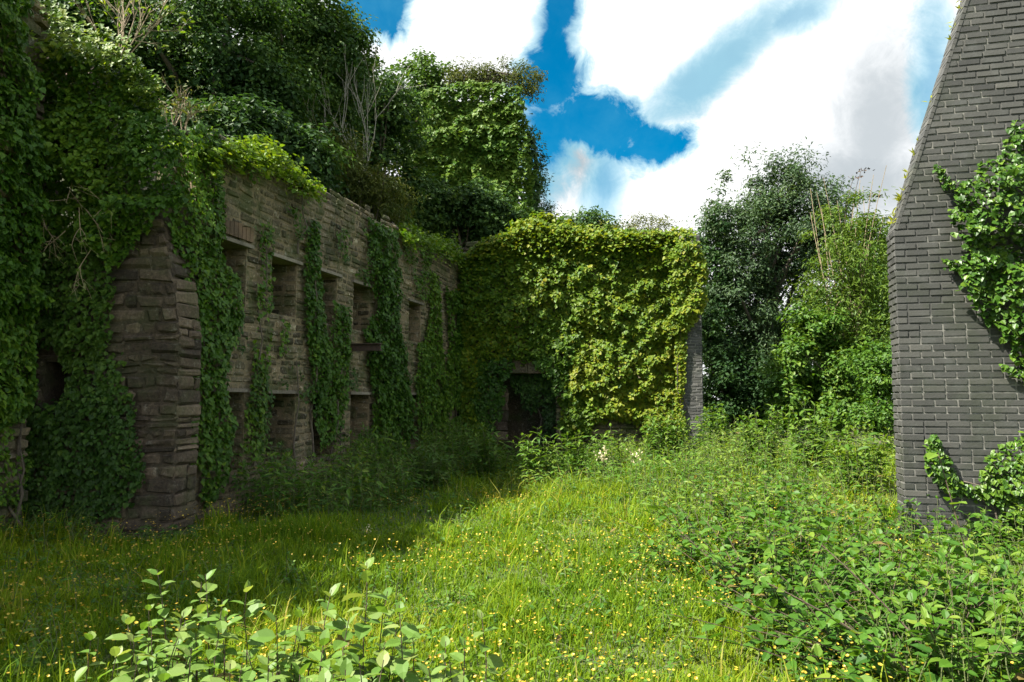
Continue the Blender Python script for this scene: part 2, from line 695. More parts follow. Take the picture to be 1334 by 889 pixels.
def climber(acc, O, n, polys, dens, size, depth=.22, rag=.18, tone=(.45, .2), tmpl=T_IVY, seed=0, up=.45, lay=.5, gaps=0.0, gapscale=1.6, out=.03, lump=1.4):
    """leaves over the parts of a wall face inside outlines given where they are seen"""
    n = unit(np.asarray(n, float))
    er = unit(np.cross([0, 0, 1], n))
    O = np.asarray(O, float)
    for poly in polys:
        W = np.array([on_plane(px, py, O, n) for px, py in poly])
        pu = np.stack([(W - O) @ er, W[:, 2]], 1)
        lo, hi = pu.min(0) - rag, pu.max(0) + rag
        cnt = int((hi - lo).prod() * dens)
        Q = rng.uniform(lo, hi, (cnt, 2))
        ins, sdist = in_poly(Q, pu)
        W3 = np.column_stack([Q, np.zeros(cnt)])
        edge = (fbm(W3, 3.2, seed + 3) - .5) * 2.6 * rag + rng.normal(0, rag * .18, cnt)
        ok = sdist + edge > 0
        if gaps > 0:
            g = fbm(W3, gapscale, seed + 17)
            ok &= (g + rng.normal(0, .03, cnt) > gaps)
        Q, W3, sdist = Q[ok], W3[ok], np.maximum(sdist[ok], 0)
        c = len(Q)
        nz = fbm(W3, lump, seed) * .6 + vnoise(W3, lump * 3.1, seed + 5) * .4
        fall = np.clip(sdist / .3 + .3, .15, 1)
        bulge = depth * np.clip((nz - .25) * 2.0, 0, 1.3) * fall
        d = out + bulge * rng.uniform(lay, 1, c)
        P = O + np.outer(Q[:, 0], er) + np.outer(d, n)
        P[:, 2] = Q[:, 1]
        Nn = n * .9 + np.array([0, 0, up]) + rnd(c) * .42
        T = np.array([0, 0, -1.0]) + rnd(c) * .42 + n * .25
        tn = np.clip(rng.normal(tone[0], tone[1], c) + (vnoise(W3, .9, seed + 9) - .5) * .5, 0, 1)
        leaves(acc, P, Nn, T, size * rng.uniform(.4, 1.35, c), tn, tmpl)


def climber_stems(acc, O, n, lines, r=.012, wob=.05):
    n = unit(np.asarray(n, float))
    for ln in lines:
        W = [on_plane(px, py, O, n) + n * .03 for px, py in ln]
        pts = []
        for a, b in zip(W[:-1], W[1:]):
            for t in np.linspace(0, 1, 6)[:-1]:
                pts.append(a + (b - a) * t + rng.normal(0, wob, 3) * np.array([1, .2, .3]))
        pts.append(W[-1])
        acc.tube(pts, np.linspace(r * 1.6, r * .5, len(pts)), 5)


# ---- trees and shrubs


def bez(a, b, sag, n=6):
    t = np.linspace(0, 1, n)[:, None]
    m = (a + b) / 2 + sag
    return (1 - t) ** 2 * a + 2 * t * (1 - t) * m + t ** 2 * b


def tree(name, label, cat, base, ells, n_cl, per, leaf, mat, trunk_r=.14, cl_r=.55, tmpl=T_KITE, shell=.45, group=None, tone=(.45, .2), bark=BARK, flat=.75, limbs=14, hang=.0, multi=1, up=.7):
    root = thing(name, label, cat, group)
    base = np.asarray(base, float)
    ells = [(np.asarray(c, float), np.asarray(r, float)) for c, r in ells]
    vol = np.array([r.prod() ** .8 for _, r in ells])
    cnt = rng.multinomial(n_cl, vol / vol.sum())
    C, OUT = [], []
    for (c, r), k in zip(ells, cnt):
        d = unit(rnd(k))
        rr = rng.uniform(0, 1, k) ** shell
        C.append(c + d * r * rr[:, None])
        OUT.append(d)
    C, OUT = np.concatenate(C), np.concatenate(OUT)
    C[:, 2] = np.maximum(C[:, 2], base[2] + .15)
    ctone = rng.normal(0, .16, len(C))
    cr = cl_r * rng.uniform(.55, 1.35, len(C))
    idx = np.repeat(np.arange(len(C)), rng.poisson(per, len(C)))
    m = len(idx)
    d = unit(rnd(m))
    off = d * (rng.uniform(0, 1, m) ** .55)[:, None] * cr[idx][:, None]
    off[:, 2] *= flat
    P = C[idx] + off
    Nn = d * .55 + OUT[idx] * .35 + np.array([0, 0, up]) + rnd(m) * .5
    T = rnd(m) + d * .6 + np.array([0, 0, -.5 - hang])
    tn = np.clip(rng.normal(tone[0], tone[1], m) + ctone[idx], 0, 1)
    lv = Acc()
    leaves(lv, P, Nn, T, leaf * rng.uniform(.6, 1.3, m), tn, tmpl)
    lv.build('crown', mat, root)
    tr = Acc()
    main = ells[0][0]
    for q in range(multi):
        b0 = base + (np.array([rng.normal(0, .25), rng.normal(0, .25), 0]) if multi > 1 else 0)
        topp = main + np.array([0, 0, ells[0][1][2] * (.35 if multi == 1 else -.25)]) + (rng.normal(0, .3, 3) if multi > 1 else 0)
        tk = bez(b0 - np.array([0, 0, .15]), topp, rng.normal(0, .2, 3), 9)
        tr.tube(tk, np.linspace(trunk_r, trunk_r * .25, 9), 8)
    tr.build('trunk', bark, root, True)
    lb = Acc()
    tk = bez(base, main + np.array([0, 0, ells[0][1][2] * .35]), np.zeros(3), 20)
    for i in rng.choice(len(C), min(limbs, len(C)), replace=False):
        s = tk[int(np.clip(rng.uniform(5, 18), 0, 19))]
        lb.tube(bez(s, C[i], np.array([0, 0, .25]) + rng.normal(0, .15, 3)), np.linspace(trunk_r * .38, trunk_r * .06, 6), 5)
    lb.build('limb', bark, root, True)
    settle(root, base)
    return root


def twigs(acc, p, d, ln, r, depth, spread=.55, n=3, lift=.1):
    e = p + unit(d) * ln
    acc.tube(bez(p, e, rng.normal(0, ln * .06, 3), 4), np.linspace(r, r * .55, 4), 4)
    ends = [e]
    if depth > 0:
        for _ in range(n):
            t = rng.uniform(.4, 1)
            nd = unit(unit(d) + rng.normal(0, spread, 3) + np.array([0, 0, lift]))
            ends += twigs(acc, p + (e - p) * t, nd, ln * rng.uniform(.5, .8), r * .55, depth - 1, spread, n, lift)
    return ends


def weed(st, lv, base, h, lean, size, tmpl=T_OVATE, gap=.09, tone=.5, start=.15, r=.006, droop=.35, pair=2, tip=.45):
    """one leafy stem: a leaning stalk with leaves at every node"""
    base = np.asarray(base, float)
    lean = np.asarray(lean, float)
    n = 7
    t = np.linspace(0, 1, n)[:, None]
    pts = base + np.array([0, 0, h]) * t + np.array([lean[0], lean[1], -abs(np.hypot(*lean[:2])) * .25]) * t ** 1.7
    pts[1:-1] += rng.normal(0, h * .008, (n - 2, 3))
    st.tube(pts, np.linspace(r, r * .4, n), 5)
    m = max(3, int(h * (1 - start) / gap))
    k = 0
    P, Nn, T, S, TN = [], [], [], [], []
    ang = rng.uniform(0, 6.28)
    for i in range(m):
        f = start + (1 - start) * (i + .5) / m
        q = np.array([np.interp(f, t[:, 0], pts[:, c]) for c in range(3)])
        for j in range(pair):
            a = ang + i * 2.2 + j * 2 * math.pi / pair + rng.normal(0, .25)
            o = np.array([math.cos(a), math.sin(a), 0])
            s = size * (tip + (1 - tip) * math.sin(math.pi * min(.5 + (1 - f) * .75, 1) * .98 + .02) if f > .55 else 1) * rng.uniform(.7, 1.2)
            if f > .9:
                s *= .7
            P.append(q + o * r)
            up_ = .35 if f < .9 else 1.2
            T.append(o + np.array([0, 0, up_ - droop]) + rng.normal(0, .18, 3))
            Nn.append(np.array([0, 0, 1.0]) - o * (up_ - droop) + rng.normal(0, .28, 3))
            S.append(s)
            TN.append(np.clip(tone + rng.normal(0, .16) + (f - .5) * .25, 0, 1))
    leaves(lv, np.array(P), np.array(Nn), np.array(T), np.array(S), np.array(TN), tmpl)


def bush(name, label, cat, base, n, h, spread, size, mat, group=None, tmpl=T_OVATE, gap=.09, tone=.55, stem=STEM, leanf=.5, r=.006, droop=.35, pair=2):
    root = thing(name, label, cat, group)
    st, lv = Acc(), Acc()
    for _ in range(n):
        a, q = rng.uniform(0, 6.28), spread * math.sqrt(rng.uniform(0, 1))
        o = np.array([math.cos(a), math.sin(a)])
        b = np.array([base[0] + o[0] * q * .6, base[1] + o[1] * q * .6, ground_z(base[0] + o[0] * q * .6, base[1] + o[1] * q * .6) - .02])
        hh = h * rng.uniform(.65, 1.05) * (1 - .3 * (q / spread) ** 2)
        weed(st, lv, b, hh, o * q * leanf + rng.normal(0, .06, 2), size, tmpl, gap, np.clip(tone + rng.normal(0, .08), 0, 1), r=r, droop=droop, pair=pair)
    st.build('stem', stem, root)
    lv.build('leaves', mat, root)
    settle(root, (base[0], base[1], float(ground_z(base[0], base[1]))))
    return root


# ------------------------------------------------------------------ layout
TH = R(14.3)
ER = np.array([math.cos(TH), -math.sin(TH), 0])      # across the court, to the right
EF = np.array([math.sin(TH), math.cos(TH), 0])       # along the window wall, away
CORNER = np.array([-1.45, 20.0, 0])                    # where window wall meets far wall


def ground_z(x, y):
    x, y = np.asarray(x, float), np.asarray(y, float)
    p = np.column_stack([np.ravel(x), np.ravel(y), np.zeros(np.size(x))])
    z = (fbm(p, .35, 41) - .5) * .22
    rise = np.clip((np.ravel(x) - 1.5) / 4, 0, 1) * np.clip((np.ravel(y) - 7) / 6, 0, 1)
    z = z * np.clip(1 - np.abs(np.ravel(x)) / 60, 0, 1) + rise * .35
    return z.reshape(np.shape(x)) if np.shape(x) else float(z[0])


# ---- ground, one sheet to the horizon
def grid_sheet(name, xs, ys, zf, mat, kind='structure'):
    X, Y = np.meshgrid(xs, ys, indexing='ij')
    V = np.column_stack([X.ravel(), Y.ravel(), np.asarray(zf(X.ravel(), Y.ravel()))])
    nx, ny = len(xs), len(ys)
    i, j = np.meshgrid(np.arange(nx - 1), np.arange(ny - 1), indexing='ij')
    i, j = i.ravel(), j.ravel()
    f = np.column_stack([i * ny + j, (i + 1) * ny + j, (i + 1) * ny + j + 1, i * ny + j + 1])
    a = Acc()
    a.add(V, f, .5)
    o = a.build(name, mat, None, True)
    o['kind'] = kind
    return o


m = Mat('meadow_soil')
g1, g2 = m.noise(1.2, 6), m.noise(18, 5)
c = m.ramp(g2, [(.3, (.035, .05, .012)), (.7, (.07, .10, .018))])
c = m.mix(m.rng(g1, .5, .7, 0, .6), c, (.065, .048, .03))
m.l(c, m.p.inputs['Base Color'])
m.p.inputs['Roughness'].default_value = .95
m.bump(g2, 1, .05)
far = np.concatenate([-np.geomspace(900, 13, 12), np.linspace(-12, 14, 105), np.geomspace(15, 900, 12)])
fary = np.concatenate([-np.geomspace(400, 5, 8), np.linspace(-4, 26, 121), np.geomspace(27, 1500, 14)])
gnd = grid_sheet('ground', far, fary, ground_z, m.m)
tag(gnd, 'rough meadow ground of the overgrown courtyard', None)


def hill_z(x, y):
    p = np.column_stack([x, y, np.zeros_like(x)])
    d = -((x - CORNER[0]) * ER[0] + (y - CORNER[1]) * ER[1])      # metres behind the window wall
    L_ = (x - CORNER[0]) * EF[0] + (y - CORNER[1]) * EF[1]
    z = np.where(d > 1.8, 4.9 + .42 * np.clip(d - 1.8, 0, 18), 0)
    z2 = np.clip((y - 27) * .55, 0, 5.5) * np.clip((4 - x) / 4, 0, 1)
    z = np.where(d > 1.8, np.maximum(z, z2), z2)
    z = np.where(L_ > 4, np.where(d > 1.8, np.minimum(z, 10), z2), z)
    near = np.clip((y - 10.2 + .25 * (x + 4)) / .6, 0, 1)
    return z * near + (fbm(p, .5, 77) - .5) * .4 * (z > .5) - .3


m = Mat('woodland_floor')
m.l(m.ramp(m.noise(5, 6), [(.3, (.018, .022, .010)), (.7, (.05, .055, .02))]), m.p.inputs['Base Color'])
m.p.inputs['Roughness'].default_value = 1
hill = grid_sheet('hillside', np.linspace(-45, 6, 130), np.linspace(9.5, 70, 130), hill_z, m.m)
tag(hill, 'wooded bank rising behind the ruined window wall', None)

# ------------------------------------------------------------------ window wall
NW = ER.copy()                                       # face looks across the court
# u runs away from the camera along the wall, u = 0 at the corner with the far wall
MW = frame(CORNER, EF, NW)


def u_on_w(px, py=420):
    return float((on_plane(px, py, CORNER, NW) - CORNER) @ EF)


def z_on_w(px, py):
    return float(on_plane(px, py, CORNER, NW)[2])


up_z = (2.92, 3.80)
lo_z = (.6, 1.70)
holes = []
centres = [u_on_w(299), u_on_w(370), u_on_w(425), u_on_w(471)]
stepw = (centres[3] - centres[0]) / 3
for k in range(7):
    cu = centres[0] + stepw * k
    holes.append((cu - .36, cu + .36, up_z[0], up_z[1]))
    holes.append((cu - .40, cu + .40, lo_z[0], lo_z[1]))
WU0 = u_on_w(250)
WTOP = [(WU0, 5.0), (u_on_w(285), 5.15), (u_on_w(400), 5.3), (u_on_w(470), 5.4), (u_on_w(540), 5.3), (0.3, 5.45)]


def w_top(u):
    return np.interp(u, [a for a, _ in WTOP], [b for _, b in WTOP])


wall = thing('ruined_wall', 'long roofless rubble stone wall with two rows of dark window openings', 'wall')
a = Acc()


def keep_w(u, z):
    return z < w_top(u) + (vnoise(np.column_stack([u * 2.3, u * 0, u * 0]), 1, 5) - .6) * .3


masonry(a, MW, WU0, .3, -.2, 5.9, keep_w, holes, ch=(.07, .15), sl=(.11, .34), bulge=.022, jit=.011, joint=.014, seed=3, lo=-.014, wave=.09)
for h in holes:
    MJ = frame(CORNER + EF * (h[1] + .002), -NW, -EF)
    masonry(a, MJ, .0, .6, h[2], h[3], lambda u, z: z > -9, (), ch=(.085, .17), sl=(.12, .3), bulge=.03, jit=.01, joint=.018, seed=int(h[1] * 100) % 97)
core(a, MW, WU0, .3, -.2, lambda u: float(w_top(u)) - .2, .006, .62, holes, .35, .75)
a.build('wall', STONE, wall)
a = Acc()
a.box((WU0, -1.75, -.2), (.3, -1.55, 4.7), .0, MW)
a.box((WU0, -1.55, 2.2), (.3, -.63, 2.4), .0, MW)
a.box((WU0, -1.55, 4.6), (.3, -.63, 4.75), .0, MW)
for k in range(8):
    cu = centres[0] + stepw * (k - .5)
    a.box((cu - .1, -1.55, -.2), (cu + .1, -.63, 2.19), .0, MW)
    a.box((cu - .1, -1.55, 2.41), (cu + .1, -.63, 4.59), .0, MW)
a.build('recess', stone_mat('recess_shade_stone', [(0, (.010, .009, .007)), (1, (.045, .038, .03))], .2, .05), wall)  # stone colour darkened to stand in for shade inside the openings
for h in holes:
    s = Acc()
    t = .05
    x0, x1 = h[0] - .1, h[1] + .1
    v = rng.uniform(-.012, .012)
    s.box((x0, -.3, h[3] - .002 + v), (x1, .055, h[3] + t + v), rng.uniform(.3, .9), MW)
    s.build('lintel', SLAB, wall)
# relieving brick course above the first openings
s = Acc()
for k in range(9):
    cu = holes[0][0] - .04 + k * .095
    s.box((cu, -.02, 3.88), (cu + .08, .05, 4.08 + rng.uniform(-.02, .02)), rng.uniform(.7, 1), MW)
s.build('brick_course', stone_mat('old_red_brick', [(0, (.08, .05, .032)), (1, (.17, .115, .075))], .2, .1), wall)
# rusted girder sticking out of the wall
m = Mat('rusty_iron')
m.l(m.ramp(m.noise(22, 6), [(.3, (.02, .014, .011)), (.7, (.06, .035, .022))]), m.p.inputs['Base Color'])
m.p.inputs['Roughness'].default_value = .8
bu = u_on_w(452, 453)
bz = z_on_w(452, 453)
s = Acc()
s.box((bu - .06, -.2, bz - .07), (bu + .06, .68, bz - .052), .5, MW)
s.box((bu - .06, -.2, bz + .052), (bu + .06, .68, bz + .07), .5, MW)
s.box((bu - .01, -.2, bz - .051), (bu + .01, .678, bz + .051), .5, MW)
s.build('girder', m.m, wall)
settle(wall, tuple(CORNER))

# ------------------------------------------------------------------ cross wall with its rounded stone end
CW = np.array([-4.01, 8.9, 0])
cw = thing('stone_cross_wall', 'dark rubble cross wall with a rounded stone end under hanging ivy', 'wall')


def MC(p):
    z = p[:, 2]
    sh = np.clip(z - 2.35, 0, 9) ** 1.3 * .16
    out = CW + np.outer(p[:, 0] , [1, 0, 0]) + np.outer(p[:, 1], [0, -1, 0])
    out[:, 0] -= sh * np.clip(1 + p[:, 0] / 1.2, 0, 1)
    out[:, 2] = z
    out[:, 1] -= np.clip(1.2 - z, 0, 2) * .05
    return out


c_holes = [(-1.62, -1.2, 1.35, 2.05), (-1.8, -1.35, 3.7, 4.6)]


def c_top(u):
    return float(np.interp(u, [-4, -1.3, -.7, -.25, 0], [6.0, 5.9, 4.6, 3.95, 3.75]))


a = Acc()
masonry(a, MC, -4, 0, -.2, 6.2, lambda u, z: z < np.interp(u, [-4, -1.3, -.7, -.25, 0], [6.0, 5.9, 4.6, 3.95, 3.75]), c_holes,
        ch=(.07, .17), sl=(.12, .40), bulge=.03, jit=.016, joint=.014, seed=9, lo=-.02, wave=.10)
core(a, MC, -4, -.008, -.2, lambda u: c_top(u) - .1, .012, .42, c_holes, .12, .3, .15)


def ME(p):      # the narrow end: u runs back along the thickness
    q = MC(np.column_stack([np.zeros(len(p)), np.zeros(len(p)), p[:, 2]]))
    return q + np.outer(p[:, 0], EF) + np.outer(p[:, 1], ER)


masonry(a, ME, 0.0, .42, -.2, 3.75, lambda u, z: z < 3.9, (), ch=(.07, .17), sl=(.16, .42), bulge=.02, jit=.012, joint=.014, seed=9, lo=-.012, wave=.10)
a.box((-4, -.62, 0), (-.8, -.55, 3.6), .2, MC)
a.build('wall', STONE_DK, cw)
settle(cw, tuple(CW))

# near pier at the picture's left edge, running on out of view
PO = np.array([at(34, 600, 8.6)[0], 7.9, 0])
pier = thing('stone_pier', 'tall stone pier at the left edge wrapped in thick ivy', 'pier')
MP = frame(PO, [1, 0, 0], [0, -1, 0])
a = Acc()
masonry(a, MP, -3.5, 0, -.2, 6.4, lambda u, z: z < 6.3, (), ch=(.09, .18), sl=(.2, .5), bulge=.05, jit=.01, seed=21)
core(a, MP, -3.5, -.02, -.2, lambda u: 6.2, .028, .7, (), .5)
MPe = frame(PO, [0, 1, 0], [1, 0, 0])
masonry(a, MPe, 0.03, .7, -.2, 6.3, lambda u, z: z < 6.3, (), ch=(.09, .18), sl=(.2, .5), bulge=.05, jit=.01, seed=22)
a.build('wall', STONE, pier)
settle(pier, tuple(PO))

# ------------------------------------------------------------------ far wall and its brick end pier
FO = CORNER.copy()
MF = frame(FO, ER, -EF)
u_far = lambda px, py=450: float((on_plane(px, py, FO, -EF) - FO) @ ER)
z_far = lambda px, py: float(on_plane(px, py, FO, -EF)[2])
FW = u_far(893, 500)
far_wall = thing('end_wall', 'ivy smothered stone end wall with a low dark doorway at the far side of the court', 'wall')
fh = [(u_far(634, 530), u_far(724, 530), -.2, z_far(690, 487))]
a = Acc()
masonry(a, MF, -.1, FW, -.2, 5.9, lambda u, z: z < 5.75 + .15 * np.sin(u * 3), fh, ch=(.08, .16), sl=(.18, .5), bulge=.045, jit=.01, seed=31)
core(a, MF, -.1, FW, -.2, lambda u: 5.5, .028, .7, fh, .5)
a.box((0, -1.6, -.2), (FW, -1.5, 3), .2, MF)
a.build('wall', STONE, far_wall)
s = Acc()
x0, x1 = u_far(630, 480), u_far(729, 480)
zl = z_far(690, 487)
n = 5
for k in range(n):
    p, q = x0 + (x1 - x0) * k / n, x0 + (x1 - x0) * (k + 1) / n - .015
    s.box((p, -.3, zl + .004 + rng.uniform(0, .015)), (q, .08 + rng.uniform(0, .03), zl + .33 + rng.uniform(-.03, .03)), rng.uniform(.3, .7), MF)
s.build('lintel', STONE_DK, far_wall)
s = Acc()
x0 = u_far(640, 520)
masonry(s, frame(FO, ER, -EF), u_far(634, 540), u_far(659, 540), .5, 1.95, lambda u, z: z > 0, (), ch=(.2, .3), sl=(.3, .5), bulge=.05, jit=.02, seed=33)
so = s.build('jamb', STONE_DK, far_wall)
so.location = Vector(EF * .22)
settle(far_wall, tuple(FO))

bp = thing('brick_pier', 'narrow grey brick pier ending the ivy clad far wall', 'pier')
pw0, pw1 = u_far(889, 500), u_far(915.5, 500)
MB = frame(FO - EF * .62, ER, -EF)
a, b = Acc(), Acc()
BC = .075
masonry(a, MB, pw0, pw1, -.2, 5.8, lambda u, z: z < 5.6, (), ch=(BC, BC), sl=(.225, .225), joint=.012, bulge=.003, brick=True, seed=41)
MBe = frame(FO - EF * .62 + ER * pw1, EF, ER)
masonry(a, MBe, 0.0, .9, -.2, 5.8, lambda u, z: z < 5.6, (), ch=(BC, BC), sl=(.225, .225), joint=.012, bulge=.003, brick=True, seed=42)
a.build('brickwork', BRICK, bp)
b.box((pw0, -.9, -.2), (pw1 - .008, -.008, 5.6), .5, MB)
b.build('mortar', MORTAR, bp)
settle(bp, tuple(FO + ER * pw0))

# ------------------------------------------------------------------ grey brick gable wall on the right
GO = on_plane(1172, 500, (4.17, 8.1, 0), [0, -1, 0]).copy()
GO[2] = 0
gw = thing('brick_gable_wall', 'tall grey brick gable wall with one steep sloping edge', 'wall')
MG = frame(GO, ER, -EF)
ug = lambda px, py: float((on_plane(px, py, GO, -EF) - GO) @ ER)
zg = lambda px, py: float(on_plane(px, py, GO, -EF)[2])
GZ0 = zg(1165, 300)
GU1, GZ1 = ug(1257, 2), zg(1257, 2)
GSL = GU1 / (GZ1 - GZ0)
GTOP = 8.2
edge_u = lambda z: np.clip(z - GZ0, 0, 99) * GSL
r = np.random.default_rng(5)
bk = Acc()
z = -.2
ci = 0
n_rect = []
while z < GTOP:
    s = float(edge_u(z + BC * .5)) + (.0 if z + BC / 2 < GZ0 else .012)
    x = s - (.1125 if ci % 2 else 0)
    while x < 3.4:
        ln = .225 if r.random() > .02 else .1125
        p, q = max(x, s), min(x + ln, 3.4)
        if q - p > .035:
            n_rect.append((p, q, z, z + BC))
        x += ln
    z += BC
    ci += 1
rects = np.array(n_rect)
nn = len(rects)
p_, q_, c_, d_ = rects.T
j = .012
fr = .005
us = np.stack([p_ + j / 2, p_ + j / 2 + fr, q_ - j / 2 - fr, q_ - j / 2], 1)
zs = np.stack([c_ + j / 2, c_ + j / 2 + fr, d_ - j / 2 - fr, d_ - j / 2], 1)
D = np.full((nn, 4, 4), -.016)
D[:, 1:3, 1:3] = r.uniform(-.003, .003, nn)[:, None, None]
U = np.broadcast_to(us[:, :, None], (nn, 4, 4)) + r.normal(0, .0012, (nn, 4, 4))
Z = np.broadcast_to(zs[:, None, :], (nn, 4, 4)) + r.normal(0, .0012, (nn, 4, 4))
v = MG(np.stack([U.ravel(), D.ravel(), Z.ravel()], 1))
f1 = np.array([[i * 4 + k, (i + 1) * 4 + k, (i + 1) * 4 + k + 1, i * 4 + k + 1] for i in range(3) for k in range(3)])
ff = (f1[None] + (np.arange(nn) * 16)[:, None, None]).reshape(-1, 4)
bk.add(v, ff, np.repeat(np.clip(r.normal(.45, .22, nn), 0, 1), 9))
MGe = frame(GO, EF, -ER)
masonry(bk, MGe, 0.0, .33, -.2, GZ0, lambda u, z: z < 99, (), ch=(BC, BC), sl=(.22, .22), joint=.011, bulge=.003, brick=True, seed=43)
bk.build('brickwork', BRICK, gw)
# mortar body following the outline
b = Acc()
zz = [-.2, GZ0, GTOP]
ul = [.009, .012, float(edge_u(GTOP)) + .012]
for d0, d1 in ((-.325, -.008),):
    V = []
    for zi, ui in zip(zz, ul):
        V += [(ui, d1, zi), (3.4, d1, zi), (3.4, d0, zi), (ui, d0, zi)]
    V = MG(np.array(V))
    F = [[0, 3, 2, 1], [8, 9, 10, 11]]
    for k in (0, 4):
        for i in range(4):
            F.append([k + i, k + (i + 1) % 4, k + 4 + (i + 1) % 4, k + 4 + i])
    b.add(V, F, .5)
b.build('mortar', MORTAR, gw)
# bricks laid on the slope
cp = Acc()
ln = math.hypot(float(edge_u(GTOP)), GTOP - GZ0)
dv = np.array([float(edge_u(GTOP)), GTOP - GZ0]) / ln
nv = np.array([-dv[1], dv[0]])
t = 0.01
while t < ln - .1:
    L_ = .072
    for (d0, d1) in ((-.327, -.17), (-.16, .004)):
        q = [dv * t + nv * .004, dv * (t + L_ - .01) + nv * .004, dv * (t + L_ - .01) - nv * .03, dv * t - nv * .03]
        V = [(x + 0.012, d1, GZ0 + zq) for x, zq in q] + [(x + 0.012, d0, GZ0 + zq) for x, zq in q]
        jt = r.normal(0, .003)
        V = MG(np.array(V)) + np.array([0, 0, jt])
        cp.add(V, [[0, 1, 2, 3], [4, 7, 6, 5], [0, 4, 5, 1], [3, 2, 6, 7], [0, 3, 7, 4], [1, 5, 6, 2]], float(np.clip(r.normal(.6, .2), 0, 1)))
    t += L_
cp.build('sloping_edge', BRICK, gw)
# tufts of grass seeded along the slope belong to nobody else
tf = Acc()
for k in range(26):
    t = r.uniform(.1, ln * .62)
    o = MG(np.array([[dv[0] * t - .01, r.uniform(-.3, 0), GZ0 + dv[1] * t]]))[0]
    k2 = r.integers(2, 6)
    P = np.repeat(o[None], k2, 0)
    leaves(tf, P, r.normal(size=(k2, 3)), np.array([-.6, 0, .8]) + r.normal(0, .5, (k2, 3)), r.uniform(.03, .10, k2), .9, T_LANCE)
tf.build('grass_tuft', LM['grass'], gw)
settle(gw, tuple(GO))

# ------------------------------------------------------------------ ruined tower far up the bank
TO = at(610, 300, 31)
tw = thing('ruined_tower', 'square ruined tower on the bank hidden under ivy', 'tower')
t0, t1 = at(528, 200, 31)[0], at(684, 200, 31)[0]
ztop = at(600, 116, 31)[2]
a = Acc()
MT = frame((t0, 31.0, 0), [1, 0, 0], [0, -1, 0])
masonry(a, MT, 0, t1 - t0 - .3, 4, ztop, lambda u, z: z < ztop - .6, (), ch=(.2, .35), sl=(.3, .8), bulge=.06, jit=.02, seed=51)
a.box((0.0, -4, 3.5), (t1 - t0 - .3, -.028, ztop - .6), .3, MT)
a.build('wall', STONE_DK, tw)
settle(tw, (t0, 31, 4))

# ------------------------------------------------------------------ ivy and creepers


def ivy(name, label, mat, O, n, polys, lines=(), cat='ivy', group=None, r=.012, **kw):
    root = thing(name, label, cat, group)
    lv = Acc()
    climber(lv, O, n, polys, **kw)
    lv.build('leaves', mat, root)
    for ln in lines:
        st = Acc()
        climber_stems(st, O, n, [ln], r)
        st.build('stem', BARK, root, True)
    p = on_plane(*polys[0][-1], O, unit(n))
    settle(root, tuple(p))
    return root


WO = CORNER + NW * .03
# right-hand brick wall
GF = GO - EF * .02
ivy('ivy', 'glossy ivy bursting over the right edge of the brick gable wall', LM['ivy_gloss'], GF, -EF,
    [[(1322, 160), (1334, 175), (1420, 150), (1420, 520), (1334, 470), (1300, 440), (1262, 400), (1232, 350), (1250, 330), (1228, 285), (1240, 245), (1285, 215), (1312, 195)]],
    [[(1410, 640), (1350, 480), (1300, 330), (1270, 270)], [(1390, 640), (1320, 420), (1290, 300)]],
    dens=1500, size=.062, depth=.42, rag=.10, tone=(.55, .22), seed=100, lump=2.2, up=.7)
sprigs = Acc()
ivy('ivy', 'thin ivy runners reaching left across the middle of the brick gable wall', LM['ivy_gloss'], GF, -EF,
    [[(1212, 214), (1222, 218), (1240, 240), (1262, 248), (1258, 262), (1236, 250), (1220, 228)],
     [(1222, 338), (1240, 336), (1276, 345), (1276, 360), (1240, 352)],
     [(1300, 474), (1340, 480), (1340, 500), (1318, 492)]],
    [[(1290, 300), (1250, 252), (1216, 218)], [(1300, 370), (1260, 352), (1226, 340)], [(1360, 500), (1320, 486), (1302, 478)]],
    dens=2600, size=.055, depth=.10, rag=.02, tone=(.6, .22), seed=101, lump=3, r=.005, up=.7)
ivy('ivy', 'ivy tongue climbing the foot of the brick gable wall in a thick point', LM['ivy_gloss'], GF, -EF,
    [[(1205, 560), (1220, 562), (1232, 600), (1250, 628), (1275, 632), (1290, 640), (1290, 652), (1262, 645), (1236, 640), (1216, 620), (1204, 600)]],
    [[(1330, 700), (1270, 640), (1225, 610), (1210, 565)]],
    dens=3000, size=.055, depth=.22, rag=.03, tone=(.62, .2), seed=102, lump=3, r=.007, up=.7)
ivy('ivy', 'low ivy mound at the foot of the brick gable wall by the frame edge', LM['ivy_gloss'], GF, -EF,
    [[(1290, 590), (1312, 572), (1334, 566), (1420, 560), (1420, 760), (1310, 760), (1290, 700), (1306, 660), (1278, 640), (1270, 622)]],
    [[(1400, 760), (1350, 680), (1300, 620)]],
    dens=1700, size=.056, depth=.38, rag=.08, tone=(.55, .22), seed=103, lump=2.4, up=.7)

# window wall: curtains and columns
WIV = dict(lay=.4, lump=2.0)
G_ = None
ivy('ivy', 'broad ivy curtain hanging at the near end of the window wall', LM['ivy'], WO, NW,
    [[(215, 165), (250, 165), (282, 172), (286, 280), (284, 340), (310, 370), (312, 410), (300, 450), (285, 490), (300, 560), (285, 640), (262, 660), (246, 600), (240, 440), (222, 330), (215, 250)]],
    [[(262, 660), (262, 500), (255, 320), (250, 180)]], dens=1162, size=0.068, depth=.20, rag=.10, tone=(.45, .2), seed=110, **WIV)
ivy('ivy', 'thin yellowish ivy strip between the first and second window openings', LM['ivy'], WO, NW,
    [[(338, 292), (352, 292), (352, 380), (349, 440), (346, 520), (338, 600), (312, 590), (322, 500), (330, 420), (336, 360)],
     [(362, 400), (372, 400), (372, 470), (362, 460)]],
    [[(330, 610), (334, 480), (344, 300)]], dens=806, size=0.060, depth=.10, rag=.07, tone=(.72, .2), seed=111, gaps=.38, **WIV)
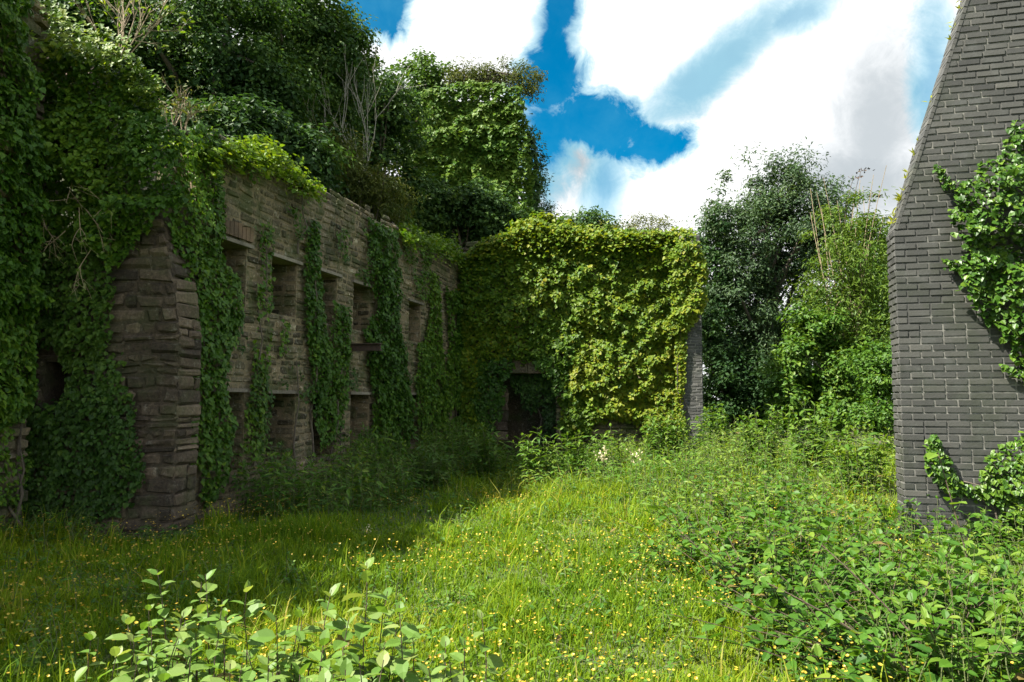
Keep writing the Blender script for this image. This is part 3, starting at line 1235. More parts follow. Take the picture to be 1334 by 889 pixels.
ivy('ivy', 'dense ivy column running down left of the third upper opening', LM['ivy'], WO, NW,
    [[(398, 288), (412, 290), (414, 360), (420, 420), (428, 470), (420, 520), (405, 540), (404, 480), (396, 430), (393, 360)]],
    [[(405, 600), (408, 450), (404, 300)]], dens=1162, size=0.068, depth=.18, rag=.08, tone=(.4, .2), seed=112, **WIV)
ivy('ivy', 'ivy tuft draped below the third upper opening beside the dense column', LM['ivy'], WO, NW,
    [[(432, 395), (452, 400), (453, 470), (448, 520), (440, 560), (415, 590), (410, 540), (424, 500), (428, 440)]],
    [[(430, 600), (440, 480), (444, 410)]], dens=1085, size=0.064, depth=.16, rag=.08, tone=(.5, .2), seed=113, **WIV)
ivy('ivy', 'widest ivy column crossing the whole wall height behind the rusty girder', LM['ivy'], WO, NW,
    [[(478, 285), (512, 300), (516, 380), (514, 425), (524, 460), (532, 520), (528, 590), (512, 600), (490, 590), (484, 540), (478, 480), (470, 430), (484, 400), (482, 350)]],
    [[(505, 610), (500, 480), (498, 300)], [(515, 610), (508, 450), (492, 290)]], dens=1240, size=0.072, depth=.28, rag=.10, tone=(.42, .2), seed=114, **WIV)
ivy('ivy', 'narrow bright ivy column near the far corner of the court', LM['ivy'], WO, NW,
    [[(560, 355), (570, 355), (572, 420), (576, 470), (580, 560), (560, 600), (544, 590), (540, 500), (542, 450), (556, 430)]],
    [[(566, 600), (562, 480), (565, 360)]], dens=961, size=0.068, depth=.14, rag=.09, tone=(.62, .2), seed=115, gaps=.30, **WIV)
ivy('ivy', 'ivy spreading over the window wall right in the far corner', LM['ivy'], WO, NW,
    [[(578, 375), (604, 380), (606, 600), (582, 600), (574, 520), (584, 450)]],
    [[(595, 600), (592, 480), (590, 385)]], dens=961, size=0.072, depth=.16, rag=.10, tone=(.45, .2), seed=116, gaps=.3, **WIV)

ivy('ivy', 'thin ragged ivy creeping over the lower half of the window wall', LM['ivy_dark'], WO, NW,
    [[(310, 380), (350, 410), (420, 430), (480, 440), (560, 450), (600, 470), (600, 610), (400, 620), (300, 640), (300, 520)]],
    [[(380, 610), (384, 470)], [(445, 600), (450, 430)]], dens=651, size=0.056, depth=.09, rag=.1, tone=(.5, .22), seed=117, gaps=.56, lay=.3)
ivy('ivy', 'sparse ivy sprays hanging down from the top of the window wall', LM['ivy'], WO, NW,
    [[(290, 195), (400, 240), (480, 285), (560, 330), (560, 400), (480, 370), (400, 330), (290, 290)]],
    [[(385, 330), (392, 240)]], dens=651, size=0.056, depth=.1, rag=.1, tone=(.5, .22), seed=118, gaps=.60, lay=.3)

# growth along the top of the window wall


def top_growth(name, label, cat, u0, u1, n, mat, size, tone, hgt, over, seed_z=0.0):
    root = thing(name, label, cat)
    lv, st = Acc(), Acc()
    U = rng.uniform(u0, u1, n)
    dpt = rng.uniform(-.7, over, n)
    W3 = np.column_stack([U, dpt, U * 0])
    hz = fbm(W3, 1.7, 200 + int(seed_z)) * 1.4
    end = np.clip(np.minimum(U - u0, u1 - U) / .8, .1, 1)
    h = hgt * hz * rng.uniform(.0, 1, n) ** .7 * end
    P = MW(np.column_stack([U, dpt, w_top(U) - .12 + h - np.where(dpt > 0, rng.uniform(0, .5, n) * dpt / over, 0)]))
    Nn = np.array([0, 0, .9]) + NW * .5 + rnd(n) * .5
    T = NW * .6 + np.array([0, 0, -.4]) + rnd(n) * .7
    leaves(lv, P, Nn, T, size * rng.uniform(.6, 1.3, n), np.clip(rng.normal(tone, .22, n), 0, 1), T_IVY)
    lv.build('leaves', mat, root)
    pts = MW(np.column_stack([np.linspace(u0, u1, 14), rng.uniform(-.35, -.1, 14), w_top(np.linspace(u0, u1, 14)) + .04 + rng.uniform(0, .1, 14)]))
    st.tube(pts, np.linspace(.04, .012, 14), 6)
    st.build('stem', BARK, root, True)
    settle(root, tuple(pts[0]))
    return root


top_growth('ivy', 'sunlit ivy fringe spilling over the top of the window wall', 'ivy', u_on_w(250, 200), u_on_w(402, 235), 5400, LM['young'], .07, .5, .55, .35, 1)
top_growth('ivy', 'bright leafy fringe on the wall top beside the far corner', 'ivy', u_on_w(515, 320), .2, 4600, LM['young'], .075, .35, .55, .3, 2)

# cross wall and left pier
CO = CW + np.array([0, -.03, 0])
CN = np.array([0, -1.0, 0])
ivy('ivy', 'heavy ivy heap over the upper half of the dark cross wall', LM['ivy'], CO, CN,
    [[(10, 80), (60, 60), (110, 70), (160, 80), (205, 115), (222, 150), (236, 200), (232, 262), (212, 292), (184, 300), (164, 330), (152, 372), (140, 340), (110, 320), (60, 310), (10, 330)]],
    [[(120, 420), (130, 300), (120, 150)], [(90, 400), (100, 260), (160, 120)]],
    dens=2945, size=0.064, depth=.7, rag=.14, tone=(.6, .22), seed=120, lump=1.5, lay=.45, up=.6)
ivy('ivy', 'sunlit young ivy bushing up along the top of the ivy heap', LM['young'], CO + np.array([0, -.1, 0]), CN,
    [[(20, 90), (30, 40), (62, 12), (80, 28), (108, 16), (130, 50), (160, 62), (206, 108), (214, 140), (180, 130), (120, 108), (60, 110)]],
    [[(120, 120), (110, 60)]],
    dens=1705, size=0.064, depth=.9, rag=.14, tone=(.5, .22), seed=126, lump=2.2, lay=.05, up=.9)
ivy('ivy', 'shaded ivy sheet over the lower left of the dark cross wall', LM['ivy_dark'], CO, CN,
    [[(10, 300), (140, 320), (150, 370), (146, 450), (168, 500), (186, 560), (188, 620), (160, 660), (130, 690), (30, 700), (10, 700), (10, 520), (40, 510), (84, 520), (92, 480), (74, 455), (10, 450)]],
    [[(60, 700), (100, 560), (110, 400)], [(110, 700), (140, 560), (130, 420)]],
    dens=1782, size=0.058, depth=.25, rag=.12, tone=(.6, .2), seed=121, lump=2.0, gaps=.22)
ivy('ivy', 'ivy coat on the tall stone pier at the left edge', LM['ivy'], PO + np.array([.03, .0, 0]), np.array([1.0, 0, 0]),
    [[(-40, -80), (34, -80), (36, 10), (16, 20), (14, 70), (30, 75), (36, 300), (36, 500), (24, 545), (-40, 560)]],
    [[(20, 680), (24, 500), (26, 250), (24, 90)]],
    dens=2325, size=0.064, depth=.42, rag=.08, tone=(.6, .22), seed=122, lump=1.8)
ivy('ivy', 'pale thin ivy clinging low on the left edge pier', LM['ivy'], PO + np.array([.03, 0, 0]), np.array([1.0, 0, 0]),
    [[(-30, 540), (34, 520), (34, 620), (24, 660), (-30, 660)]], [[(14, 690), (24, 560)]],
    dens=806, size=0.048, depth=.06, rag=.08, tone=(.6, .2), seed=123, gaps=.42)

# far wall
FOO = FO - EF * .04
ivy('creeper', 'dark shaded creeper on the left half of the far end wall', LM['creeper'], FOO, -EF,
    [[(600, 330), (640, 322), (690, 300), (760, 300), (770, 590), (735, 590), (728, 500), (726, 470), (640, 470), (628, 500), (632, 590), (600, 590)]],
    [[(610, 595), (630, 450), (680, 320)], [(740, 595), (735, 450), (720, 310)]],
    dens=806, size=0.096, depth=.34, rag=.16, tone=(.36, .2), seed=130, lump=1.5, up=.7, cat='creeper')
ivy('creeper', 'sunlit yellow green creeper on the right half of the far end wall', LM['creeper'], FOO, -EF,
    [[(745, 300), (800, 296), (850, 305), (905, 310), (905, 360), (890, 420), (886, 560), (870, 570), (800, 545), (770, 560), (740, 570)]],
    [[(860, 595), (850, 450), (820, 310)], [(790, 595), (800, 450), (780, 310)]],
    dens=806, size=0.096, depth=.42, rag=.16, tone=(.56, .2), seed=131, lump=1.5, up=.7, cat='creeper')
ivy('creeper', 'golden creeper shawl hanging over the top of the brick pier', LM['creeper'], FO - EF * .66, -EF,
    [[(868, 330), (880, 320), (888, 300), (908, 308), (922, 335), (921, 392), (908, 414), (896, 432), (876, 430)]],
    [[(886, 595), (884, 450), (892, 330)]],
    dens=1085, size=0.096, depth=.3, rag=.10, tone=(.7, .2), seed=132, lump=2, up=.7, cat='creeper')
ivy('creeper', 'thin golden creeper string edging the brick pier down to the ground', LM['creeper'], FO - EF * .63, -EF,
    [[(882, 420), (896, 425), (890, 520), (894, 588), (882, 588), (880, 500)]], [[(888, 595), (886, 440)]],
    dens=1395, size=0.072, depth=.07, rag=.04, tone=(.75, .2), seed=133, lump=2, up=.7, cat='creeper')
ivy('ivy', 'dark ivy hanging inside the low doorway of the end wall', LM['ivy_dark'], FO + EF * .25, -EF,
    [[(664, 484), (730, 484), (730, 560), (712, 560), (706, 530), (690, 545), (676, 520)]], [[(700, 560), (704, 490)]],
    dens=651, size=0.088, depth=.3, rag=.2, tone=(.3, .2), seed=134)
ivy('ivy', 'ragged ivy trailing across the doorway lintel of the end wall', LM['ivy'], FO - EF * .12, -EF,
    [[(616, 462), (668, 466), (660, 500), (652, 530), (646, 580), (616, 580)], [(690, 466), (732, 464), (734, 500), (722, 520), (718, 490), (700, 482)]], [[(630, 560), (636, 470)]],
    dens=589, size=0.088, depth=.2, rag=.14, tone=(.35, .2), seed=135)
# crown of the creeper over the wall top
lv = Acc()
root = thing('creeper', 'rounded yellow green creeper crown along the top of the far end wall', 'creeper')
n = 14000
U = rng.uniform(u_far(615, 330), u_far(905, 310), n)
ztp = np.interp(U, [u_far(x, 300) for x in (610, 640, 680, 710, 740, 770, 850, 880, 915)], [5.65, 6.0, 6.75, 6.8, 6.5, 6.15, 6.05, 6.0, 5.85])
dq = rng.uniform(-.9, .45, n)
lift = (ztp - 5.2) * (.75 + .75 * (fbm(np.column_stack([U, dq, U * 0]), 1.5, 301) - .3)) + .5 * np.clip(vnoise(np.column_stack([U, dq, U * 0]), 4.5, 305) - .72, 0, 1)
hz = 5.2 + lift * rng.uniform(0, 1, n) ** .4 * np.sqrt(np.clip(1 - ((dq + .2) / .85) ** 2, 0, 1))
P = MF(np.column_stack([U, dq, hz]))
leaves(lv, P, np.array([0, 0, 1.0]) - EF * .5 + rnd(n) * .5, np.array([0, 0, -.5]) - EF * .5 + rnd(n) * .6, .098 * rng.uniform(.5, 1.3, n),
       np.clip(rng.normal(.62, .22, n), 0, 1), T_IVY)
lv.build('leaves', LM['creeper'], root)
for x in (650, 720, 800, 870):
    st = Acc()
    q = on_plane(x, 420, FOO, -EF)
    st.tube(bez(q, np.array([q[0], q[1], 5.9]), np.array([.2, 0, 0]), 6), np.linspace(.04, .015, 6), 5)
    st.build('stem', BARK, root, True)
settle(root, tuple(on_plane(760, 330, FOO, -EF)))
# tower
ivy('ivy', 'thick ivy sheath over the front of the ruined tower', LM['shrub'], (t0, 30.95, 0), [0, -1, 0],
    [[(526, 140), (556, 118), (620, 108), (680, 114), (690, 180), (694, 280), (694, 330), (526, 330)]],
    [[(600, 330), (610, 220), (630, 150)]], dens=520, size=.16, depth=.5, rag=.2, tone=(.72, .25), seed=140, lump=1.5, up=.7)
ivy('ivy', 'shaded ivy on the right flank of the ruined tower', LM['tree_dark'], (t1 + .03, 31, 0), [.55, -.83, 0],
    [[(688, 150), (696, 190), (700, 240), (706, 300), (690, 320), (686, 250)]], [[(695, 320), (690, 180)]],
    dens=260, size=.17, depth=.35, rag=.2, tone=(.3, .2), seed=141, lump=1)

# ------------------------------------------------------------------ trees on the bank


def E(px, py, Y, rx, ry, rz=None):
    """an ellipsoid of crown seen at a pixel, radii in photo pixels at that distance"""
    k = Y / FPX
    return (at(px, py, Y), (rx * k, (ry if rz is None else rz) * k, ry * k))


def foot(px, Y, py=300):
    p = at(px, py, Y)
    return (p[0], p[1], max(float(hill_z(np.array([p[0]]), np.array([p[1]]))[0]), float(ground_z(p[0], p[1]))))


tree('broadleaf_tree', 'huge dark broadleaf tree filling the top left behind the ivy heap', 'tree', foot(270, 16), [E(250, 60, 16, 130, 110), E(200, 160, 16, 100, 90), E(110, 20, 16, 90, 90), E(310, 160, 16.5, 110, 90)],
     520, 170, .12, LM['tree_dark'], .28, .6, limbs=26)
tree('broadleaf_tree', 'tall dark tree with feathery lit edge against the blue sky gap', 'tree', foot(400, 19), [E(390, 60, 19, 90, 110), E(430, 110, 19.5, 60, 80), E(360, 170, 19, 90, 90)],
     380, 170, .12, LM['tree_dark'], .26, .55, limbs=26, tone=(.55, .2))
tree('broadleaf_tree', 'thin crowned tree with sky showing through beside the tall dark tree', 'tree', foot(490, 24), [E(490, 130, 24, 45, 55), E(470, 190, 24, 55, 60), E(520, 170, 25, 34, 50)],
     190, 85, .16, LM['tree_dark'], .2, .5, limbs=22, tone=(.5, .2))
tree('broadleaf_tree', 'rounded tree top rising just left of the ruined tower', 'tree', foot(558, 33), [E(555, 105, 33, 36, 38), E(545, 160, 33, 40, 60)],
     110, 90, .2, LM['tree_mid'], .22, .65, limbs=16, tone=(.4, .2))
tree('shrub', 'brownish wind blown shrub growing on top of the ruined tower', 'shrub', at(630, 125, 32), [E(645, 98, 32, 50, 20), E(684, 108, 32, 26, 24), E(605, 100, 32, 30, 18)],
     110, 55, .17, LM['olive'], .12, .45, limbs=30, tone=(.4, .2), tmpl=T_LANCE)
tree('shrub', 'ragged dark shrub leaning out from the right flank of the tower', 'shrub', at(690, 300, 33), [E(698, 225, 33, 12, 45), E(706, 275, 33, 20, 28), E(692, 180, 33, 10, 25)],
     46, 50, .17, LM['tree_dark'], .1, .45, limbs=22, tone=(.35, .2), tmpl=T_LANCE)
tree('shrub', 'dark rounded bush massed at the foot of the tower', 'shrub', foot(600, 26), [E(590, 275, 26, 70, 45), E(640, 290, 26, 50, 40), E(530, 265, 25, 50, 50)],
     240, 110, .16, LM['tree_dark'], .12, .55, limbs=16, multi=3, tone=(.45, .2))
tree('shrub', 'olive twiggy shrub arching over the middle of the window wall', 'shrub', foot(460, 17.5), [E(470, 245, 17, 60, 45), E(430, 215, 17, 45, 45), E(500, 260, 17.5, 45, 35)],
     170, 70, .12, LM['olive'], .07, .42, limbs=40, multi=5, tmpl=T_LANCE, tone=(.35, .2))
tree('shrub', 'dark undershrub filling the shade above the near wall top', 'shrub', foot(330, 14), [E(300, 190, 14.3, 90, 60), E(380, 215, 15, 60, 50)],
     220, 110, .13, LM['tree_dark'], .08, .5, limbs=14, multi=4, tone=(.3, .2))
tree('shrub', 'small green bush at the wall top above the broad ivy column', 'shrub', foot(505, 20), [E(505, 300, 19.5, 34, 24), E(460, 275, 18, 34, 24), E(420, 245, 17, 34, 24)],
     130, 90, .12, LM['shrub'], .05, .4, limbs=10, multi=3, tone=(.3, .2))
tree('broadleaf_tree', 'distant rounded tree top just visible over the far end wall', 'tree', (at(765, 290, 48)[0], 48, 0), [E(765, 308, 48, 42, 30), E(735, 305, 48, 20, 20)],
     100, 90, .26, LM['tree_dark'], .25, .9, limbs=10, tone=(.6, .2))
tree('creeper', 'swelling golden creeper mounds heaped on the wall top below the tower', 'creeper', MF(np.array([[2.0, -.3, 5.5]]))[0],
     [E(702, 303, 19.7, 30, 22), E(660, 322, 19.8, 30, 16), E(735, 304, 19.6, 26, 14), E(765, 303, 19.5, 20, 9)],
     70, 90, .1, LM['creeper'], .04, .32, limbs=8, tone=(.68, .22), tmpl=T_IVY, up=1.0)
tree('creeper', 'small yellow creeper spire standing on the wall top beside the brick pier', 'creeper', MF(np.array([[6.0, -.2, 5.5]]))[0],
     [E(886, 318, 18.6, 9, 18), E(868, 326, 18.7, 16, 9)],
     22, 70, .1, LM['creeper'], .025, .2, limbs=5, tone=(.75, .2), tmpl=T_IVY, up=1.0)
tree('broadleaf_tree', 'sparse bare topped sapling poking above the creeper crown', 'tree', (at(850, 400, 24)[0], 24, 0), [E(845, 302, 23, 38, 26), E(850, 350, 23, 30, 40), E(800, 300, 23, 22, 12)],
     110, 50, .11, LM['olive'], .06, .4, limbs=34, tone=(.6, .2), tmpl=T_LANCE)
# bare branches of the dead tree over the bank
root = thing('bare_tree', 'leafless grey branched tree standing above the twiggy shrub', 'tree')
a = Acc()
b0 = np.array(foot(462, 18.5))
tw_ends = twigs(a, b0, np.array([0.02, 0, 1.0]), (at(462, 190, 18.5)[2] - b0[2]) * .75, .04, 3, .38, 4, .25)
a.build('branches', bark_mat('grey_dead_wood', (.16, .15, .12), (.30, .28, .24)), root)
settle(root, tuple(b0))

# dry buddleia stems on the ivy heap
for (px, py, Y, hh, lb, sd_, lf) in ((150, 70, 9.3, 1.15, 'bare arching twigs with bright young leaves above the ivy heap', .35, 90), (232, 168, 9.6, .55, 'small dry seed headed bush beside the ivy curtain top', .5, 50)):
    root = thing('twiggy_bush', lb, 'bush')
    a, lv = Acc(), Acc()
    b0 = at(px, py, Y)
    ends = []
    for k in range(9):
        ends += twigs(a, b0 + rng.normal(0, .08, 3), np.array([rng.normal(.15, .4), rng.normal(0, .3), 1]), hh * rng.uniform(.4, .65), .009, 2, sd_, 3)
    a.build('branches', TWIG, root)
    en = np.array(ends)
    en = en[rng.choice(len(en), min(len(en), lf * 3))] + rng.normal(0, .05, (min(len(en), lf * 3), 3))
    leaves(lv, en, rnd(len(en)) + np.array([0, 0, .8]), rnd(len(en)), .09 * rng.uniform(.5, 1.2, len(en)), np.clip(rng.normal(.6, .25, len(en)), 0, 1), T_SPEAR)
    lv.build('leaves', LM['young' if hh > 1 else 'olive'], root)
    settle(root, tuple(b0))
# pale broken twigs in front of the cross wall
root = thing('twiggy_bush', 'pale dead twigs dangling in front of the cross wall ivy', 'bush')
a, lv = Acc(), Acc()
b0 = at(110, 250, 8.6)
ends = []
for k in range(8):
    ends += twigs(a, b0 + np.array([rng.normal(-.1, .25), 0, rng.normal(-.1, .3)]), np.array([rng.normal(.25, .3), -.4, -.8]), rng.uniform(.3, .6), .006, 2, .6, 3, -.1)
a.build('branches', TWIG, root)
en = np.array(ends)
leaves(lv, en, rnd(len(en)) + np.array([0, 0, .6]), rnd(len(en)), .06, np.clip(rng.normal(.8, .2, len(en)), 0, 1), T_KITE)
lv.build('leaves', LM['weed_fg'], root)
settle(root, tuple(b0))

# ------------------------------------------------------------------ trees at the right
tree('willow_tree', 'large grey green willow rising behind the brick pier', 'tree', (at(1000, 560, 25)[0], 25, .3),
     [E(1000, 300, 25, 95, 75), E(1010, 240, 25, 70, 48), E(955, 330, 25, 55, 75), E(960, 420, 25, 48, 90), E(1060, 300, 25, 50, 75), E(1000, 430, 26, 70, 90)],
     560, 120, .135, LM['tree_grey'], .3, .55, limbs=30, tmpl=T_SPEAR, tone=(.35, .22))
tree('shrub', 'dark laurel thicket in the deep gap right of the brick pier', 'shrub', (at(960, 560, 24)[0], 24, .3), [E(950, 500, 24, 45, 70), E(1000, 520, 24, 60, 60), E(928, 430, 24.5, 20, 60), E(925, 340, 25, 18, 70)],
     230, 90, .14, LM['tree_dark'], .08, .5, limbs=12, multi=4, tone=(.2, .15))
tree('shrub', 'bright green bush with lit leaves left of the brick gable wall', 'shrub', (at(1090, 560, 19)[0], 19, .35),
     [E(1092, 505, 19, 42, 48), E(1060, 430, 19.3, 34, 34), E(1040, 470, 19, 26, 30), E(1020, 520, 18.6, 22, 30), E(1000, 480, 19, 14, 12), E(1110, 460, 19, 26, 26), E(1075, 540, 18.4, 40, 24)],
     190, 95, .135, LM['shrub'], .07, .36, limbs=16, multi=4, tone=(.5, .25), shell=.6)
tree('shrub', 'green bush squeezed against the brick gable wall edge', 'shrub', (at(1150, 560, 17)[0], 17, .35), [E(1150, 490, 17, 22, 50), E(1140, 545, 16.5, 30, 24), E(1132, 470, 17.3, 16, 20)],
     80, 80, .1, LM['shrub'], .05, .34, limbs=12, multi=3, tone=(.35, .2), shell=.6)
root = tree('shrub', 'tall tan stemmed buddleia with sparse narrow leaves above the bright bush', 'shrub', (at(1110, 540, 19.6)[0], 19.6, .35),
            [E(1105, 330, 19.6, 52, 75), E(1135, 300, 19.6, 28, 50), E(1090, 400, 19.6, 50, 55), E(1130, 410, 19.5, 32, 70)],
            210, 50, .14, LM['tree_mid'], .03, .42, limbs=8, multi=4, tmpl=T_LANCE, tone=(.85, .2), bark=TWIG)
a = Acc()
b0 = np.array([at(1110, 540, 19.6)[0], 19.6, .5])
for k in range(20):
    tp = at(rng.uniform(1058, 1152), rng.uniform(225, 380), 19.6) + np.array([0, rng.normal(0, .5), 0])
    a.tube(bez(b0 + rng.normal(0, .2, 3) * np.array([1, 1, 0]) + np.array([0, 0, rng.uniform(.8, 2.2)]), tp, np.array([0, 0, .2]) + rng.normal(0, .22, 3), 7), np.linspace(.019, .007, 7), 4)
o = a.build('bare_stem', bark_mat('tan_stem', (.13, .10, .055), (.26, .20, .12)), root)
o.matrix_parent_inverse = Matrix.Translation(-root.location)
# seed heads above the buddleia
a, lv = Acc(), Acc()
for (x, y, x1, y1) in ((1108, 300, 1122, 222), (1100, 300, 1112, 232), (1130, 320, 1136, 255)):
    pts = bez(at(x, y, 19.6), at(x1, y1, 19.6), np.array([-.1, 0, .1]), 6)
    a.tube(pts, np.linspace(.012, .006, 6), 4)
    P = np.repeat(pts[-1:], 14, 0) + np.linspace(-.12, .3, 14)[:, None] * np.array([.9, 0, .1]) + rng.normal(0, .02, (14, 3))
    leaves(a, P, rnd(14), rnd(14), .09, .5, T_KITE)
o = a.build('seed_head', CANE, root)
o.matrix_parent_inverse = Matrix.Translation(-root.location)
tree('shrub', 'full mid green shrub behind the tan buddleia stems by the gable wall', 'shrub', (at(1130, 540, 23)[0], 23, .3), [E(1120, 385, 23, 50, 60), E(1080, 430, 23, 50, 50), E(1150, 420, 23, 26, 80), E(1135, 320, 23, 30, 40)],
     230, 80, .14, LM['tree_mid'], .06, .5, limbs=16, multi=4, tone=(.45, .22), tmpl=T_SPEAR)
tree('shrub', 'dim background scrub closing the gap beyond the willow', 'shrub', (at(1050, 540, 32)[0], 32, .3), [E(980, 470, 32, 140, 100), E(1110, 440, 32, 90, 130)],
     260, 90, .2, LM['tree_dark'], .15, .8, limbs=10, multi=5, tone=(.3, .2))
tree('broadleaf_tree', 'unseen tree added left of view to shade the meadow', 'tree', (-7.9, 4.6, 0), [((-7.6, 5.0, 6.0), (2.0, 1.7, 2.1)), ((-7.2, 6.7, 5.6), (1.7, 1.45, 2.0)), ((-8.4, 3.0, 6.2), (1.5, 1.4, 1.9))],
     420, 90, .2, LM['tree_dark'], .22, .6, limbs=18)  # added out of view, crown shaped to throw shade on the meadow's left

# ------------------------------------------------------------------ meadow


def shade_side(x, y):
    return x < -1.2


def scatter(n, x0, x1, y0, y1, pw=1.0):
    y = y0 + (y1 - y0) * rng.uniform(0, 1, n) ** pw
    x = rng.uniform(0, 1, n)
    lo, hi = np.maximum(-.78 * y - .4, x0), np.minimum(.78 * y + .4, x1)
    return lo + (hi - lo) * x, y


def in_court(x, y):
    """inside the court: right of the window wall, before the far wall, left of the gable wall"""
    d = (x - CORNER[0]) * ER[0] + (y - CORNER[1]) * ER[1]
    ok = (d > .15) & ((x - CORNER[0]) * EF[0] + (y - CORNER[1]) * EF[1] < -.15)
    g = (x - GO[0]) * ER[0] + (y - GO[1]) * ER[1]
    h = (x - GO[0]) * EF[0] + (y - GO[1]) * EF[1]
    ok &= ~((g > -.1) & (h > -.12) & (h < .45))
    ok &= ~((y > 8.3) & (x < -3.7) & (y < 9.4))
    return ok | ((y < 8.6) & (x > -9))


def blades(acc, x, y, h, wd, tone, bend=.45):
    n = len(x)
    z = ground_z(x, y) - .02
    a = rng.uniform(0, 6.28, n)
    d = np.column_stack([np.cos(a), np.sin(a), np.zeros(n)])
    s = np.column_stack([-np.sin(a), np.cos(a), np.zeros(n)])
    b = rng.uniform(.1, 1, n) * bend
    B = np.column_stack([x, y, z])
    m1 = B + np.column_stack([np.zeros(n), np.zeros(n), h * .55]) + d * (h * b * .3)[:, None]
    tp = B + np.column_stack([np.zeros(n), np.zeros(n), h * (1 - b * .25)]) + d * (h * b)[:, None]
    ww = wd[:, None]
    v = np.stack([B - s * ww, B + s * ww, m1 + s * ww * .75, m1 - s * ww * .75, tp], 1).reshape(-1, 3)
    k = np.arange(n)[:, None] * 5
    f4 = np.array([[0, 1, 2, 3]]) + k
    f3 = np.array([[3, 2, 4]]) + k
    acc.add(v, f4, tone)
    acc.f.append(f3 + acc.n - len(v))
    acc.t.append(np.broadcast_to(tone, (n,)).copy())


g = Acc()
for n, y0, y1, pw, h0 in ((170000, 2.6, 9.5, 1.35, .13), (70000, 8, 19, 1.0, .19)):
    x, y = scatter(n, -9, 9, y0, y1, pw)
    ok = in_court(x, y)
    x, y = x[ok], y[ok]
    p = np.column_stack([x, y, x * 0])
    hn = fbm(p, 1.3, 61)
    h = h0 * (.5 + 1.1 * np.clip((hn - .25) * 1.8, 0, 1) * (.5 + vnoise(p, 4.5, 63))) * rng.uniform(.5, 1.3, len(x))
    tall = rng.uniform(0, 1, len(x)) < .02
    h[tall] *= 1.9
    tn = np.clip(rng.normal(.45, .2, len(x)) + (fbm(p, .8, 66) - .5) * .8, 0, 1)
    tn[tall] = np.clip(tn[tall] + .3, 0, 1)
    blades(g, x, y, h, np.clip(.0020 + .00042 * y, 0, .008) * rng.uniform(.6, 1.6, len(x)), tn, .95)
go = g.build('grass', LM['grass'])
tag(go, 'long yellow green meadow grass over the courtyard', 'grass', kind='stuff')

# buttercups
f = Acc()
sf = Acc()
n = 12000
x, y = scatter(n, -7, 4.5, 3.4, 11, 1.15)
p = np.column_stack([x, y, x * 0])
dn = fbm(p, .9, 71)
ok = in_court(x, y) & (rng.uniform(0, 1, n) < np.clip((dn - .44) * 6.0, .02, .95))
ok &= ~((x > 1.9) & (y < 6.5) & (rng.uniform(0, 1, n) < .8))
x, y = x[ok], y[ok]
n = len(x)
h = rng.uniform(.14, .36, n)
P = np.column_stack([x, y, ground_z(x, y) + h])
rad = rng.uniform(.0055, .0115, n)
Nn = unit(np.array([0, 0, 1.0]) + rnd(n) * .35)
X = unit(np.cross(Nn, rnd(n)))
Y = np.cross(Nn, X)
V = [P - Nn * (rad * .35)[:, None]]
for k in range(5):
    a_ = k * 2 * math.pi / 5
    V.append(P + (X * math.cos(a_) + Y * math.sin(a_)) * rad[:, None])
V = np.stack(V, 1).reshape(-1, 3)
F = np.array([[0, 1 + k, 1 + (k + 1) % 5] for k in range(5)])
f.add(V, (F[None] + (np.arange(n) * 6)[:, None, None]).reshape(-1, 3), np.repeat(rng.uniform(0, 1, n), 5))
fo = f.build('flowers', LM['yellow'])
tag(fo, 'scattered small yellow buttercups among the meadow grass', 'flowers', kind='stuff')

# undergrowth that nobody could count
su, lu = Acc(), Acc()


def under(n, fx, h, size, tone, tm=T_OVATE, gap=.12):
    k = 0
    while k < n:
        x, y, hh = fx()
        if not in_court(np.array([x]), np.array([y]))[0]:
            k += .2
            continue
        pv = float(fbm(np.array([[x, y, 0.]]), .75, 88)[0])
        hh *= .45 + float(vnoise(np.array([[x, y, 5.]]), .8, 91)[0]) * 1.0
        weed(su, lu, (x, y, ground_z(x, y) - .02), hh * rng.uniform(.6, 1.1) * h, rng.normal(0, .1, 2), size * rng.uniform(.55, 1.25), tm, gap, tone + rng.normal(0, .1) + (pv - .5) * .9, r=.004)
        k += 1


def wall_strip():
    L_ = rng.uniform(-10.4, -.3)
    d = rng.uniform(.25, 1.9)
    p = CORNER + EF * L_ + ER * d
    return p[0], p[1], .85 - .2 * d * .5


def end_strip():
    u = rng.uniform(-1.5, FW + 2.0)
    d = .3 + 9.2 * rng.uniform(0, 1) ** 1.1
    p = FO + ER * u - EF * d
    return p[0], p[1], .80 - .045 * d


def right_bank():
    x, y = scatter(1, 1.6, 7, 8.5, 17.5, 1)
    return float(x[0]), float(y[0]), .75


def right_front():
    y = rng.uniform(3.6, 8.4)
    lo = 1.5 + (y - 3.6) * .06
    x = lo + (y * .78 - lo) * rng.uniform(0, 1) ** .8
    return x, y, .62 * min(1, .45 + (x - lo) * .6)


under(950, wall_strip, 1.12, .14, .6, T_SPEAR, .11)
under(1700, end_strip, .78, .12, .6, T_SPEAR, .085)
under(900, right_bank, .95, .11, .75, T_SPEAR, .10)
under(400, right_front, .95, .095, .5, T_OVATE, .085)
under(330, right_front, .95, .11, .65, T_SPEAR, .08)
under(450, right_front, .7, .05, .6, T_OVATE, .05)


def stub_foot():
    return rng.uniform(-6.2, -3.3), rng.uniform(7.9, 8.7), .5


under(150, stub_foot, .8, .09, .3, T_SPEAR, .09)


def meadow_low():
    x, y = scatter(1, -5, 3, 4, 13, 1.1)
    return float(x[0]), float(y[0]), .2


